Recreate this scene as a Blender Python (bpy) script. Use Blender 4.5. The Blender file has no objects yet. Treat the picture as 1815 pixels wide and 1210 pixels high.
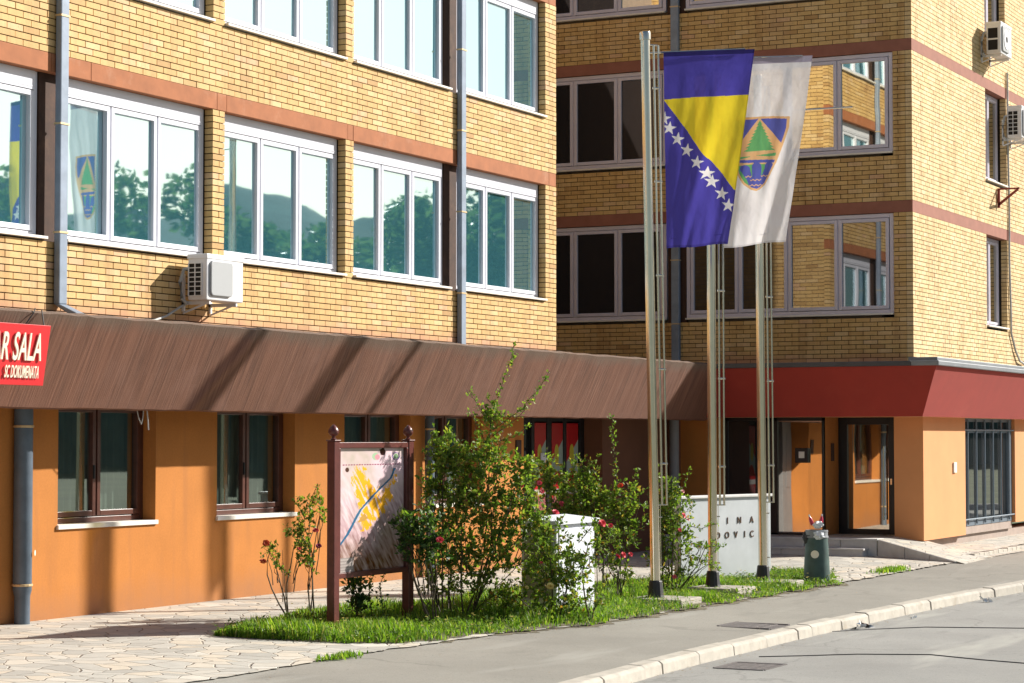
import bpy, bmesh, math, random
import numpy as np
from mathutils import Vector, Matrix
R = math.radians
random.seed(7); np.random.seed(7)
SC = bpy.context.scene; COL = SC.collection

# ---------------------------------------------------------------- camera
cd = bpy.data.cameras.new('camera'); cam = bpy.data.objects.new('camera', cd); COL.objects.link(cam)
SC.camera = cam
cd.sensor_width = 36; cd.lens = 79.34; cd.clip_start = .1; cd.clip_end = 3000
yaw, pit = R(26.8), math.atan(170/4000)
fw = Vector((math.cos(yaw)*math.cos(pit), math.sin(yaw)*math.cos(pit), math.sin(pit)))
cam.location = (0, 0, 1.9); cam.rotation_euler = fw.to_track_quat('-Z', 'Y').to_euler()

# ---------------------------------------------------------------- light
SA, SK = 1.3, .96                      # sun ray: metres along +X and up per metre towards -Y
sd = Vector((SA, -1, SK)).normalized()
sel = math.asin(sd.z); saz = math.atan2(sd.x, sd.y)
w = bpy.data.worlds.new('World'); SC.world = w; w.use_nodes = True
wn = w.node_tree; bg = wn.nodes['Background']
sky = wn.nodes.new('ShaderNodeTexSky'); sky.sky_type = 'NISHITA'; sky.sun_disc = False
sky.sun_elevation = sel; sky.sun_rotation = saz; sky.air_density = 1.0; sky.dust_density = 1.4; sky.ozone_density = 1.0
wn.links.new(sky.outputs[0], bg.inputs[0]); bg.inputs[1].default_value = .055
sl_ = bpy.data.lights.new('sun', 'SUN'); so = bpy.data.objects.new('sun', sl_); COL.objects.link(so)
sl_.energy = 5.0; sl_.angle = R(.9); sl_.color = (1, .95, .87)
so.rotation_euler = (-sd).to_track_quat('-Z', 'Y').to_euler()
SC.view_settings.view_transform = 'Standard'; SC.view_settings.look = 'None'
SC.view_settings.exposure = .80; SC.view_settings.gamma = 1

# ---------------------------------------------------------------- helpers
ORG = {}
ID = lambda x, y, z: (x, y, z)
class MB:
    def __init__(s): s.v = []; s.f = []; s.m = []
    def pts(s, P, faces, m=0):
        b = len(s.v); s.v += [tuple(p) for p in P]
        for f in faces: s.f.append(tuple(i+b for i in f)); s.m.append(m)
    def box(s, x0, x1, y0, y1, z0, z1, F=ID, m=0, skip=()):
        P = [F(x, y, z) for z in (z0, z1) for y in (y0, y1) for x in (x0, x1)]
        fs = {'-z': (0, 2, 3, 1), '+z': (4, 5, 7, 6), '-y': (0, 1, 5, 4), '+y': (2, 6, 7, 3), '-x': (0, 4, 6, 2), '+x': (1, 3, 7, 5)}
        s.pts(P, [f for k, f in fs.items() if k not in skip], m)
    def quad(s, a, b, c, d, m=0): s.pts([a, b, c, d], [(0, 1, 2, 3)], m)
    def tube(s, path, rad, n=8, m=0, caps=True):
        path = [Vector(p) for p in path]
        if not hasattr(rad, '__len__'): rad = [rad]*len(path)
        b = len(s.v)
        for i, p in enumerate(path):
            t = (path[min(i+1, len(path)-1)]-path[max(i-1, 0)])
            t = t.normalized() if t.length > 1e-9 else Vector((0, 0, 1))
            a = t.cross(Vector((0, 0, 1)))
            if a.length < .05: a = t.cross(Vector((1, 0, 0)))
            a.normalize(); c = t.cross(a)
            for k in range(n):
                q = 2*math.pi*k/n; s.v.append(tuple(p+a*math.cos(q)*rad[i]+c*math.sin(q)*rad[i]))
        for i in range(len(path)-1):
            for k in range(n):
                k2 = (k+1) % n; s.f.append((b+i*n+k, b+i*n+k2, b+(i+1)*n+k2, b+(i+1)*n+k)); s.m.append(m)
        if caps:
            s.f.append(tuple(b+k for k in range(n))[::-1]); s.m.append(m)
            e = b+(len(path)-1)*n; s.f.append(tuple(e+k for k in range(n))); s.m.append(m)
    def lathe(s, c, prof, n=20, m=0):
        b = len(s.v)
        for r, z in prof:
            for k in range(n):
                q = 2*math.pi*k/n; s.v.append((c[0]+r*math.cos(q), c[1]+r*math.sin(q), c[2]+z))
        for i in range(len(prof)-1):
            for k in range(n):
                k2 = (k+1) % n; s.f.append((b+i*n+k, b+i*n+k2, b+(i+1)*n+k2, b+(i+1)*n+k)); s.m.append(m)
    def build(s, name, mats, parent=None, smooth=False, bevel=0, fix=True):
        o0 = Vector((0, 0, 0)) if parent is None else ORG.get(parent.name, Vector((0, 0, 0)))
        me = bpy.data.meshes.new(name)
        V = np.array(s.v, dtype=float).reshape(-1, 3)-np.array(o0)
        me.from_pydata(V.tolist(), [], s.f)
        if not isinstance(mats, (list, tuple)): mats = [mats]
        for mm in mats: me.materials.append(mm)
        if len(mats) > 1: me.polygons.foreach_set('material_index', s.m)
        if smooth: me.polygons.foreach_set('use_smooth', [True]*len(me.polygons))
        me.update()
        if fix:
            bm = bmesh.new(); bm.from_mesh(me); bmesh.ops.recalc_face_normals(bm, faces=bm.faces); bm.to_mesh(me); bm.free()
        o = bpy.data.objects.new(name, me); COL.objects.link(o)
        if parent is not None: o.parent = parent; ORG[o.name] = o0
        if bevel:
            b = o.modifiers.new('bevel', 'BEVEL'); b.width = bevel; b.segments = 2; b.limit_method = 'ANGLE'
        if smooth and fix:
            try: me.set_sharp_from_angle(angle=R(40))
            except Exception: pass
        return o
def thing(name, label, cat, loc=(0, 0, 0), group=None):
    o = bpy.data.objects.new(name, None); COL.objects.link(o); o.location = loc; o.empty_display_size = .2
    ORG[o.name] = Vector(loc); o['label'] = label; o['category'] = cat
    if group: o['group'] = group
    return o
def tag(o, label, cat, group=None):
    o['label'] = label; o['category'] = cat
    if group: o['group'] = group
    return o
def structure(o): o['kind'] = 'structure'; return o

# ---------------------------------------------------------------- materials
def NT(name):
    m = bpy.data.materials.new(name); m.use_nodes = True; nt = m.node_tree
    return m, nt, nt.nodes['Principled BSDF']
def nd(nt, t, **k):
    n = nt.nodes.new(t)
    for a, b in k.items():
        if a.startswith('i_'):
            key = a[2:]; n.inputs[int(key) if key.isdigit() else key].default_value = b
        else: setattr(n, a, b)
    return n
def ramp(nt, stops, fac, interp='LINEAR'):
    r = nt.nodes.new('ShaderNodeValToRGB'); r.color_ramp.interpolation = interp; e = r.color_ramp.elements
    while len(e) < len(stops): e.new(.5)
    for i, (p, c) in enumerate(stops):
        e[i].position = p; e[i].color = (c[0], c[1], c[2], 1) if hasattr(c, '__len__') else (c, c, c, 1)
    nt.links.new(fac, r.inputs[0]); return r.outputs[0]
def mixc(nt, fac, a, b, mode='MIX'):
    n = nt.nodes.new('ShaderNodeMix'); n.data_type = 'RGBA'; n.blend_type = mode
    for s_, v in ((n.inputs[0], fac), (n.inputs[6], a), (n.inputs[7], b)):
        if isinstance(v, (int, float)): s_.default_value = v
        elif isinstance(v, (tuple, list)): s_.default_value = (*v[:3], 1)
        else: nt.links.new(v, s_)
    return n.outputs[2]
def mapped(nt, scale=(1, 1, 1), rot=(0, 0, 0), co='Object'):
    tc = nd(nt, 'ShaderNodeTexCoord'); mp = nd(nt, 'ShaderNodeMapping'); mp.inputs['Scale'].default_value = scale; mp.inputs['Rotation'].default_value = rot
    nt.links.new(tc.outputs[co], mp.inputs[0]); return mp.outputs[0]
def noise(nt, vec, scale, detail=4, rough=.6):
    n = nd(nt, 'ShaderNodeTexNoise'); n.inputs['Scale'].default_value = scale; n.inputs['Detail'].default_value = detail; n.inputs['Roughness'].default_value = rough
    nt.links.new(vec, n.inputs['Vector']); return n.outputs['Fac']
def bump(nt, p, h, strength=.3, dist=.01):
    b = nd(nt, 'ShaderNodeBump'); b.inputs['Strength'].default_value = strength; b.inputs['Distance'].default_value = dist
    nt.links.new(h, b.inputs['Height']); nt.links.new(b.outputs[0], p.inputs['Normal'])
def simple(name, col, rough=.6, metal=0, var=.15, vs=6, bs=.15, bd=.004, dirt=None, spec=.5):
    m, nt, p = NT(name); v = mapped(nt)
    n1 = noise(nt, v, vs, 6); lo = tuple(c*(1-var) for c in col); hi = tuple(min(1, c*(1+var)) for c in col)
    c = ramp(nt, [(.3, lo), (.7, hi)], n1)
    if dirt:
        n2 = noise(nt, v, vs*.35, 8, .7); f = ramp(nt, [(.55, 0), (.72, dirt[1])], n2); c = mixc(nt, f, c, dirt[0])
    nt.links.new(c, p.inputs['Base Color']); p.inputs['Roughness'].default_value = rough; p.inputs['Metallic'].default_value = metal
    p.inputs['Specular IOR Level'].default_value = spec
    if bs: bump(nt, p, noise(nt, v, vs*12, 5), bs, bd)
    return m
def brick_mat(name, stops, low=None):
    m, nt, p = NT(name); g = nd(nt, 'ShaderNodeNewGeometry'); v = mapped(nt)
    c = ramp(nt, stops, g.outputs['Random Per Island'])
    n1 = noise(nt, v, 9, 6, .65); c = mixc(nt, .55, c, ramp(nt, [(.25, .72), (.6, 1.0), (.8, 1.1)], n1), 'MULTIPLY')
    n2 = noise(nt, v, 1.3, 5, .6); c = mixc(nt, ramp(nt, [(.5, 0), (.75, .35)], n2), c, (.55, .36, .22))
    n4 = noise(nt, mapped(nt, (2.6, 2.6, .28)), 1.6, 6, .65); c = mixc(nt, ramp(nt, [(.50, 0), (.68, .55)], n4), c, (.36, .19, .065))
    n5 = noise(nt, v, .55, 4, .6); c = mixc(nt, ramp(nt, [(.62, 0), (.70, .35)], n5), c, (.72, .55, .36))
    n3 = noise(nt, v, 38, 3, .6); c = mixc(nt, ramp(nt, [(.62, 0), (.74, .6)], n3), c, (.2, .12, .05))
    if low:   # stained courses just above the canopy
        sx = nd(nt, 'ShaderNodeSeparateXYZ'); nt.links.new(g.outputs['Position'], sx.inputs[0])
        ad = nd(nt, 'ShaderNodeMath', operation='ADD'); nt.links.new(sx.outputs[2], ad.inputs[0])
        ml = nd(nt, 'ShaderNodeMath', operation='MULTIPLY', i_1=.35); nt.links.new(n2, ml.inputs[0]); nt.links.new(ml.outputs[0], ad.inputs[1])
        mr = nd(nt, 'ShaderNodeMapRange'); nt.links.new(ad.outputs[0], mr.inputs[0])
        for i, vv in ((1, 3.36), (2, 3.56), (3, .85), (4, 0)): mr.inputs[i].default_value = vv
        c = mixc(nt, mr.outputs[0], c, low)
    nt.links.new(c, p.inputs['Base Color']); p.inputs['Roughness'].default_value = .75
    bump(nt, p, noise(nt, v, 70, 5, .7), .35, .004)
    return m
M = {}
M['brick'] = brick_mat('yellow_brick', [(0, (.46, .27, .10)), (.06, (.58, .365, .135)), (.4, (.635, .41, .155)), (.8, (.67, .445, .18)), (.94, (.70, .49, .24)), (1, (.64, .39, .21))], low=(.46, .22, .13))
M['brick2'] = brick_mat('pale_yellow_brick', [(0, (.58, .39, .17)), (.08, (.66, .46, .21)), (.5, (.71, .51, .25)), (1, (.75, .56, .31))])
M['mortar'] = simple('dark_mortar', (.025, .017, .010), .95, vs=20)
M['band'] = simple('terracotta_render', (.36, .13, .052), .85, var=.16, vs=4, dirt=((.55, .36, .25), .35))
M['band2'] = simple('brown_render', (.30, .12, .08), .85, var=.12, vs=4)
M['orange'] = simple('orange_plaster', (.52, .20, .05), .9, var=.09, vs=1.3, bs=.55, bd=.006, dirt=((.42, .17, .06), .55))
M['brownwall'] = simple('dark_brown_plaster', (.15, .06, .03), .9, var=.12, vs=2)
M['orange2'] = simple('pale_orange_plaster', (.64, .285, .115), .9, var=.06, vs=1.2, bs=.3, bd=.004)
M['white'] = simple('white_pvc', (.64, .65, .72), .35, var=.04, vs=3, bs=0, dirt=((.6, .58, .56), .25))
M['lilac'] = simple('lilac_grey_pvc', (.60, .57, .66), .4, var=.05, vs=3, bs=0, dirt=((.45, .4, .4), .3))
M['sill'] = simple('pale_sill', (.74, .70, .63), .6, var=.1, vs=5, dirt=((.4, .36, .3), .4))
M['wood'] = simple('dark_brown_frame', (.085, .028, .018), .35, var=.25, vs=8, bs=.1)
M['rust'] = simple('shaded_rust_brown', (.055, .024, .014), .8, var=.3, vs=7, dirt=((.14, .08, .04), .5))  # rust brown darkened so the slot's shadow is in the colour
M['castpipe'] = simple('shaded_slate_pipe', (.085, .115, .15), .5, metal=.1, var=.2, vs=5, bs=.1, dirt=((.2, .2, .19), .4))  # slate pipe taken darker, with the canopy's shade in its colour
M['pipe'] = simple('galvanised_sheet', (.22, .27, .345), .55, metal=.15, var=.16, vs=5, bs=.1, dirt=((.2, .2, .2), .4))
M['clip'] = simple('brass_clip', (.6, .45, .25), .5, metal=.4)
M['steel'] = simple('brushed_steel', (.70, .64, .52), .2, metal=1, var=.06, vs=3, bs=.05, bd=.001)
M['black'] = simple('black_frame', (.012, .012, .014), .35, var=.2, bs=0)
M['dark'] = simple('dark_interior', (.02, .017, .015), .9, bs=0)
M['rubber'] = simple('black_rubber', (.015, .015, .017), .55, bs=.1)
M['concrete'] = simple('concrete', (.36, .33, .28), .9, var=.2, vs=9, bs=.5, dirt=((.2, .18, .14), .5))
M['acwhite'] = simple('white_enamel', (.76, .76, .78), .35, var=.04, vs=4, bs=0, dirt=((.5, .36, .2), .3))
M['acgrey'] = simple('grey_grille', (.36, .37, .38), .55, var=.06, vs=200, bs=.4, bd=.002)
M['conduit'] = simple('grey_conduit', (.42, .42, .40), .6, var=.2, vs=8, bs=0)
M['redpaint'] = simple('red_sign_board', (.62, .02, .025), .4, var=.06, vs=3, bs=0)
M['lettering'] = simple('pale_letters', (.8, .74, .6), .5, var=.05, bs=0)
M['redpost'] = simple('oxblood_paint', (.10, .024, .02), .35, var=.22, vs=10, bs=.15)
M['redcanopy'] = simple('red_render', (.31, .030, .018), .85, var=.07, vs=2.5, bs=.35, dirt=((.36, .05, .03), .6))
M['flash'] = simple('zinc_flashing', (.22, .235, .25), .5, metal=.3, var=.15, vs=3, bs=.1)
M['shadeflash'] = simple('shaded_flashing', (.06, .06, .065), .6, var=.2, vs=3, bs=.1)  # flashing with its shade put into a darker colour
M['marble'] = simple('pale_marble', (.50, .53, .55), .45, var=.1, vs=2.5, bs=.05, dirt=((.36, .4, .42), .6))
M['bronze'] = simple('bronze_letters', (.13, .075, .045), .5, metal=.5, bs=0)
M['cabinet'] = simple('pale_grey_enamel', (.62, .64, .69), .5, var=.07, vs=5, bs=.05, dirt=((.45, .43, .38), .5))
M['cabinetside'] = simple('beige_vent_panel', (.33, .32, .26), .6, var=.1, vs=5, bs=.05)
M['bin'] = simple('dark_green_plastic', (.045, .085, .075), .45, var=.3, vs=7, bs=.2, dirt=((.16, .17, .15), .4))
M['bag'] = simple('white_plastic_bag', (.66, .68, .70), .3, var=.1, bs=.3)
M['redplastic'] = simple('red_plastic', (.5, .03, .07), .3, bs=0)
M['clearplastic'] = simple('clear_plastic', (.6, .6, .62), .15, bs=0)
M['stem'] = simple('rose_stem', (.07, .055, .03), .8, var=.4, vs=20)
M['greenstem'] = simple('green_stem', (.10, .15, .035), .7, var=.3, vs=20, bs=0)
M['bluebar'] = simple('blue_grey_bars', (.14, .18, .22), .45, metal=.2, var=.1)
M['plinth'] = simple('grey_brown_plinth', (.34, .27, .23), .9, var=.1, vs=5)
M['stonestep'] = simple('pale_stone_slab', (.60, .59, .57), .7, var=.12, vs=4, bs=.3)
M['soil'] = simple('dark_soil', (.17, .145, .095), .95, var=.4, vs=8, bs=.6, bd=.02)
M['kerb'] = simple('worn_kerb_stone', (.44, .405, .345), .85, var=.14, vs=8, bs=.6, bd=.008, dirt=((.3, .24, .17), .6))
M['iron'] = simple('cast_iron', (.17, .155, .15), .55, metal=.4, var=.3, vs=15)
M['redbracket'] = simple('red_bracket_paint', (.25, .04, .03), .6)
M['grey'] = simple('grey_panel', (.22, .22, .23), .6, var=.08)
M['curtain'] = simple('net_curtain', (.13, .14, .12), .9, var=.1, vs=3, bs=0)
M['treebark'] = simple('tree_bark', (.10, .07, .05), .9)

def canopy_mat():
    m, nt, p = NT('brown_combed_render')
    g = nd(nt, 'ShaderNodeNewGeometry'); sx = nd(nt, 'ShaderNodeSeparateXYZ'); nt.links.new(g.outputs['Position'], sx.inputs[0])
    def comb(k):
        cx = nd(nt, 'ShaderNodeCombineXYZ'); a = nd(nt, 'ShaderNodeMath', operation='MULTIPLY', i_1=k); nt.links.new(sx.outputs[0], a.inputs[0])
        nt.links.new(a.outputs[0], cx.inputs[0]); b = nd(nt, 'ShaderNodeMath', operation='MULTIPLY', i_1=.9); nt.links.new(sx.outputs[2], b.inputs[0])
        nt.links.new(b.outputs[0], cx.inputs[1]); return cx.outputs[0]
    n1 = noise(nt, comb(34), 1, 5, .65); n2 = noise(nt, comb(4), 1, 6, .6); n3 = noise(nt, mapped(nt), 1.7, 6, .65)
    c = ramp(nt, [(.26, (.085, .034, .020)), (.46, (.155, .065, .037)), (.64, (.205, .092, .055)), (.74, (.28, .14, .09)), (.84, (.42, .26, .18))], n1)
    c = mixc(nt, .5, c, ramp(nt, [(.32, .5), (.5, .95), (.7, 1.2)], n2), 'MULTIPLY')
    c = mixc(nt, ramp(nt, [(.5, 0), (.7, .5)], n3), c, (.20, .10, .07))
    # lichen and soot under the rim
    ad = nd(nt, 'ShaderNodeMath', operation='ADD'); nt.links.new(sx.outputs[2], ad.inputs[0])
    ml = nd(nt, 'ShaderNodeMath', operation='MULTIPLY', i_1=.3); nt.links.new(n3, ml.inputs[0]); nt.links.new(ml.outputs[0], ad.inputs[1])
    mr = nd(nt, 'ShaderNodeMapRange'); nt.links.new(ad.outputs[0], mr.inputs[0])
    for i, vv in ((1, 3.10), (2, 3.24), (3, 0), (4, .75)): mr.inputs[i].default_value = vv
    c = mixc(nt, mr.outputs[0], c, (.12, .085, .06))
    nt.links.new(c, p.inputs['Base Color']); p.inputs['Roughness'].default_value = .9
    bump(nt, p, n1, .6, .012); return m
M['canopy'] = canopy_mat()
def plaster(name, col, dirt):
    m, nt, p = NT(name); v = mapped(nt); g = nd(nt, 'ShaderNodeNewGeometry'); sx = nd(nt, 'ShaderNodeSeparateXYZ'); nt.links.new(g.outputs['Position'], sx.inputs[0])
    c = ramp(nt, [(.3, tuple(x*.88 for x in col)), (.7, tuple(x*1.1 for x in col))], noise(nt, v, 1.1, 7, .65))
    c = mixc(nt, .4, c, ramp(nt, [(.3, .82), (.7, 1.12)], noise(nt, v, 45, 4, .6)), 'MULTIPLY')
    c = mixc(nt, ramp(nt, [(.52, 0), (.72, .5)], noise(nt, mapped(nt, (3, 3, .35)), 1.5, 6, .6)), c, dirt)
    n2 = noise(nt, mapped(nt, (2.2, 2.2, 2.2)), 1, 7, .7)
    ad = nd(nt, 'ShaderNodeMath', operation='MULTIPLY_ADD', i_1=-.75); nt.links.new(n2, ad.inputs[0]); nt.links.new(sx.outputs[2], ad.inputs[2])
    mr = nd(nt, 'ShaderNodeMapRange'); nt.links.new(ad.outputs[0], mr.inputs[0])
    for i, vv in ((1, -.42), (2, .0), (3, .7), (4, 0)): mr.inputs[i].default_value = vv
    c = mixc(nt, mr.outputs[0], c, tuple(x*.8+.03 for x in dirt))
    nt.links.new(c, p.inputs['Base Color']); p.inputs['Roughness'].default_value = .9; p.inputs['Specular IOR Level'].default_value = .2
    bump(nt, p, noise(nt, v, 110, 5, .7), .55, .006); return m
M['orange'] = plaster('weathered_orange_plaster', (.50, .195, .05), (.36, .15, .055))

def glass_mirror(name, tint, fac, base=(.01, .03, .03), wav=.12, sc=1.1):
    m, nt, p = NT(name); nt.nodes.remove(p); out = nt.nodes['Material Output']
    g = nd(nt, 'ShaderNodeBsdfGlossy'); g.inputs['Color'].default_value = (*tint, 1); g.inputs['Roughness'].default_value = .018
    d = nd(nt, 'ShaderNodeBsdfDiffuse'); d.inputs['Color'].default_value = (*base, 1)
    mx = nd(nt, 'ShaderNodeMixShader'); mx.inputs[0].default_value = fac
    nt.links.new(d.outputs[0], mx.inputs[1]); nt.links.new(g.outputs[0], mx.inputs[2]); nt.links.new(mx.outputs[0], out.inputs[0])
    b = nd(nt, 'ShaderNodeBump'); b.inputs['Strength'].default_value = wav; b.inputs['Distance'].default_value = .01
    nt.links.new(noise(nt, mapped(nt), sc, 1, .4), b.inputs['Height']); nt.links.new(b.outputs[0], g.inputs['Normal'])
    return m
M['mirror'] = glass_mirror('reflective_haze_teal_glass', (.70, .87, .90), .74, (.07, .25, .31), .11, 1.3)  # teal base lays a painted haze over the mirrored trees
M['mirror_b'] = glass_mirror('reflective_glass', (.95, .93, .80), .62, (.02, .02, .015), .16)
M['dim_b'] = glass_mirror('dim_reflective_glass', (.8, .8, .8), .26, (.02, .017, .017), .1)
M['dark_b'] = glass_mirror('dark_glass', (.7, .7, .75), .07, (.012, .010, .010), .05)
M['door_glass'] = glass_mirror('door_glass', (.95, .9, .8), .60, (.02, .012, .008), .22, .9)
M['street_glass'] = glass_mirror('street_window_glass', (.9, .92, .9), .42, (.02, .02, .02), .15)
M['shop_glass'] = glass_mirror('shop_glass', (.8, .85, .9), .18, (.012, .012, .013), .1)
def clear_glass():
    m, nt, p = NT('clear_window_glass'); nt.nodes.remove(p); out = nt.nodes['Material Output']
    g = nd(nt, 'ShaderNodeBsdfGlossy'); g.inputs['Color'].default_value = (.85, .95, .95, 1); g.inputs['Roughness'].default_value = .015
    t = nd(nt, 'ShaderNodeBsdfTransparent'); t.inputs['Color'].default_value = (.75, .85, .82, 1)
    mx = nd(nt, 'ShaderNodeMixShader'); mx.inputs[0].default_value = .3
    nt.links.new(t.outputs[0], mx.inputs[1]); nt.links.new(g.outputs[0], mx.inputs[2]); nt.links.new(mx.outputs[0], out.inputs[0]); return m
M['glass'] = clear_glass()

def paving_mat(name, scale, base, joint, jw=.03):
    m, nt, p = NT(name); v = mapped(nt)
    nn = nd(nt, 'ShaderNodeTexNoise'); nn.inputs['Scale'].default_value = 1.4; nt.links.new(v, nn.inputs['Vector'])
    vm = nd(nt, 'ShaderNodeVectorMath', operation='SCALE'); vm.inputs[3].default_value = .5; nt.links.new(nn.outputs['Color'], vm.inputs[0])
    va = nd(nt, 'ShaderNodeVectorMath', operation='ADD'); nt.links.new(v, va.inputs[0]); nt.links.new(vm.outputs[0], va.inputs[1])
    ve = nd(nt, 'ShaderNodeTexVoronoi', feature='DISTANCE_TO_EDGE', voronoi_dimensions='2D'); ve.inputs['Scale'].default_value = scale
    vc = nd(nt, 'ShaderNodeTexVoronoi', voronoi_dimensions='2D'); vc.inputs['Scale'].default_value = scale
    nt.links.new(va.outputs[0], ve.inputs['Vector']); nt.links.new(va.outputs[0], vc.inputs['Vector'])
    sp = nd(nt, 'ShaderNodeSeparateColor'); nt.links.new(vc.outputs['Color'], sp.inputs[0])
    c = ramp(nt, [(0, tuple(x*.78 for x in base)), (.5, base), (.8, (base[0]*1.12, base[1]*1.03, base[2]*.93)), (1, tuple(x*1.15 for x in base))], sp.outputs[0])
    c = mixc(nt, .6, c, ramp(nt, [(.3, .8), (.7, 1.1)], noise(nt, v, 7, 8, .7)), 'MULTIPLY')
    jn = nd(nt, 'ShaderNodeMath', operation='MULTIPLY_ADD', i_1=.05, i_2=-.012); nt.links.new(noise(nt, v, 3, 4), jn.inputs[0])
    sb = nd(nt, 'ShaderNodeMath', operation='SUBTRACT'); nt.links.new(ve.outputs['Distance'], sb.inputs[0]); nt.links.new(jn.outputs[0], sb.inputs[1])
    f = ramp(nt, [(0, 1), (jw, 0)], sb.outputs[0]); c = mixc(nt, f, c, joint)
    nt.links.new(c, p.inputs['Base Color']); p.inputs['Roughness'].default_value = .8
    h = ramp(nt, [(0, 0), (jw*1.6, 1)], sb.outputs[0]); bump(nt, p, h, .8, .012); return m
M['paving'] = paving_mat('crazy_paving', 4.0, (.50, .48, .425), (.25, .215, .17), .017)
M['cobble'] = paving_mat('rough_stone_apron', 4.6, (.56, .52, .45), (.14, .12, .10), .06)

def asphalt(name, col, crack=.5, light=None):
    m, nt, p = NT(name); v = mapped(nt)
    c = ramp(nt, [(.3, tuple(x*.85 for x in col)), (.7, tuple(x*1.12 for x in col))], noise(nt, v, .6, 8, .65))
    c = mixc(nt, .35, c, ramp(nt, [(.3, .5), (.7, 1.4)], noise(nt, v, 75, 4, .75)), 'MULTIPLY'); c = mixc(nt, ramp(nt, [(.66, 0), (.70, .6)], noise(nt, v, 26, 2, .5)), c, tuple(x*.55 for x in col))
    nn = nd(nt, 'ShaderNodeTexNoise'); nn.inputs['Scale'].default_value = .9; nn.inputs['Detail'].default_value = 6; nt.links.new(v, nn.inputs['Vector'])
    vm = nd(nt, 'ShaderNodeVectorMath', operation='SCALE'); vm.inputs[3].default_value = 1.6; nt.links.new(nn.outputs['Color'], vm.inputs[0])
    va = nd(nt, 'ShaderNodeVectorMath', operation='ADD'); nt.links.new(v, va.inputs[0]); nt.links.new(vm.outputs[0], va.inputs[1])
    ve = nd(nt, 'ShaderNodeTexVoronoi', feature='DISTANCE_TO_EDGE', voronoi_dimensions='2D'); ve.inputs['Scale'].default_value = .34; nt.links.new(va.outputs[0], ve.inputs['Vector'])
    f = ramp(nt, [(0, 1), (.006, 1), (.010, 0)], ve.outputs['Distance'])
    gate = ramp(nt, [(.45, 0), (.5, crack)], noise(nt, v, .5, 2)); fm = mixc(nt, 1, f, gate, 'MULTIPLY')
    c = mixc(nt, fm, c, tuple(x*.4 for x in col))
    st = ramp(nt, [(.60, 0), (.68, .5)], noise(nt, mapped(nt, (.35, 1.6, 1)), 1.1, 5, .6)); c = mixc(nt, st, c, tuple(x*.62 for x in col))
    if light:  # pale patches put sunlit spots and paint wear into the colour
        lt = ramp(nt, [(.57, 0), (.66, .6)], noise(nt, mapped(nt, (.28, 1.3, 1), (0, 0, .2)), .8, 4, .5)); c = mixc(nt, lt, c, light)
    nt.links.new(c, p.inputs['Base Color']); p.inputs['Roughness'].default_value = .85
    bump(nt, p, noise(nt, v, 120, 4, .7), .5, .006); return m
M['sidewalk'] = asphalt('grey_sidewalk_asphalt', (.265, .25, .215), .35, (.36, .35, .31))
M['road'] = asphalt('pale_road_asphalt', (.275, .27, .25), .3, (.44, .43, .38))
M['farground'] = simple('far_ground', (.10, .12, .05), .95, var=.4, vs=.2, bs=0)

def leaf_mat(name, stops, trans=.35):
    m, nt, p = NT(name); g = nd(nt, 'ShaderNodeNewGeometry'); out = nt.nodes['Material Output']
    c = ramp(nt, stops, g.outputs['Random Per Island'])
    nt.links.new(c, p.inputs['Base Color']); p.inputs['Roughness'].default_value = .5; p.inputs['Specular IOR Level'].default_value = .3
    t = nd(nt, 'ShaderNodeBsdfTranslucent'); nt.links.new(mixc(nt, 1, c, (1.5, 1.7, .7), 'MULTIPLY'), t.inputs[0])
    mx = nd(nt, 'ShaderNodeMixShader'); mx.inputs[0].default_value = trans
    nt.links.new(p.outputs[0], mx.inputs[1]); nt.links.new(t.outputs[0], mx.inputs[2]); nt.links.new(mx.outputs[0], out.inputs[0]); return m
M['leaf'] = leaf_mat('rose_leaf', [(0, (.06, .11, .02)), (.45, (.13, .20, .035)), (.82, (.24, .30, .06)), (.93, (.32, .24, .06)), (1, (.30, .13, .04))], .45)
M['leafdark'] = leaf_mat('dark_rose_leaf', [(0, (.025, .06, .018)), (.6, (.055, .115, .03)), (1, (.11, .17, .045))], .3)
M['leaflight'] = leaf_mat('young_rose_leaf', [(0, (.09, .16, .03)), (.6, (.16, .25, .04)), (1, (.26, .32, .06))], .4)
M['grass'] = leaf_mat('grass_blade', [(0, (.06, .13, .015)), (.5, (.15, .26, .03)), (.86, (.26, .37, .045)), (1, (.42, .37, .16))], .45)
M['weed'] = leaf_mat('weed_leaf', [(0, (.06, .12, .02)), (.6, (.14, .23, .035)), (1, (.26, .30, .07))], .35)
M['tree'] = leaf_mat('tree_leaf', [(0, (.05, .10, .07)), (1, (.12, .18, .10))], .3)
M['hill'] = simple('wooded_hill', (.07, .12, .10), .95, var=.5, vs=.3, bs=0)
def petal(name, col):
    m, nt, p = NT(name); g = nd(nt, 'ShaderNodeNewGeometry')
    nt.links.new(ramp(nt, [(0, tuple(c*.7 for c in col)), (1, tuple(min(1, c*1.15+.03) for c in col))], g.outputs['Random Per Island']), p.inputs['Base Color'])
    p.inputs['Roughness'].default_value = .6; return m
M['pink'] = petal('pink_petal', (.78, .10, .14)); M['red'] = petal('red_petal', (.75, .05, .07)); M['orangepetal'] = petal('orange_red_petal', (.8, .12, .03))
M['yellow'] = petal('yellow_petal', (.78, .62, .18)); M['palepink'] = petal('pale_pink_petal', (.8, .38, .36)); M['magenta'] = petal('magenta_petal', (.45, .06, .15))

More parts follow.
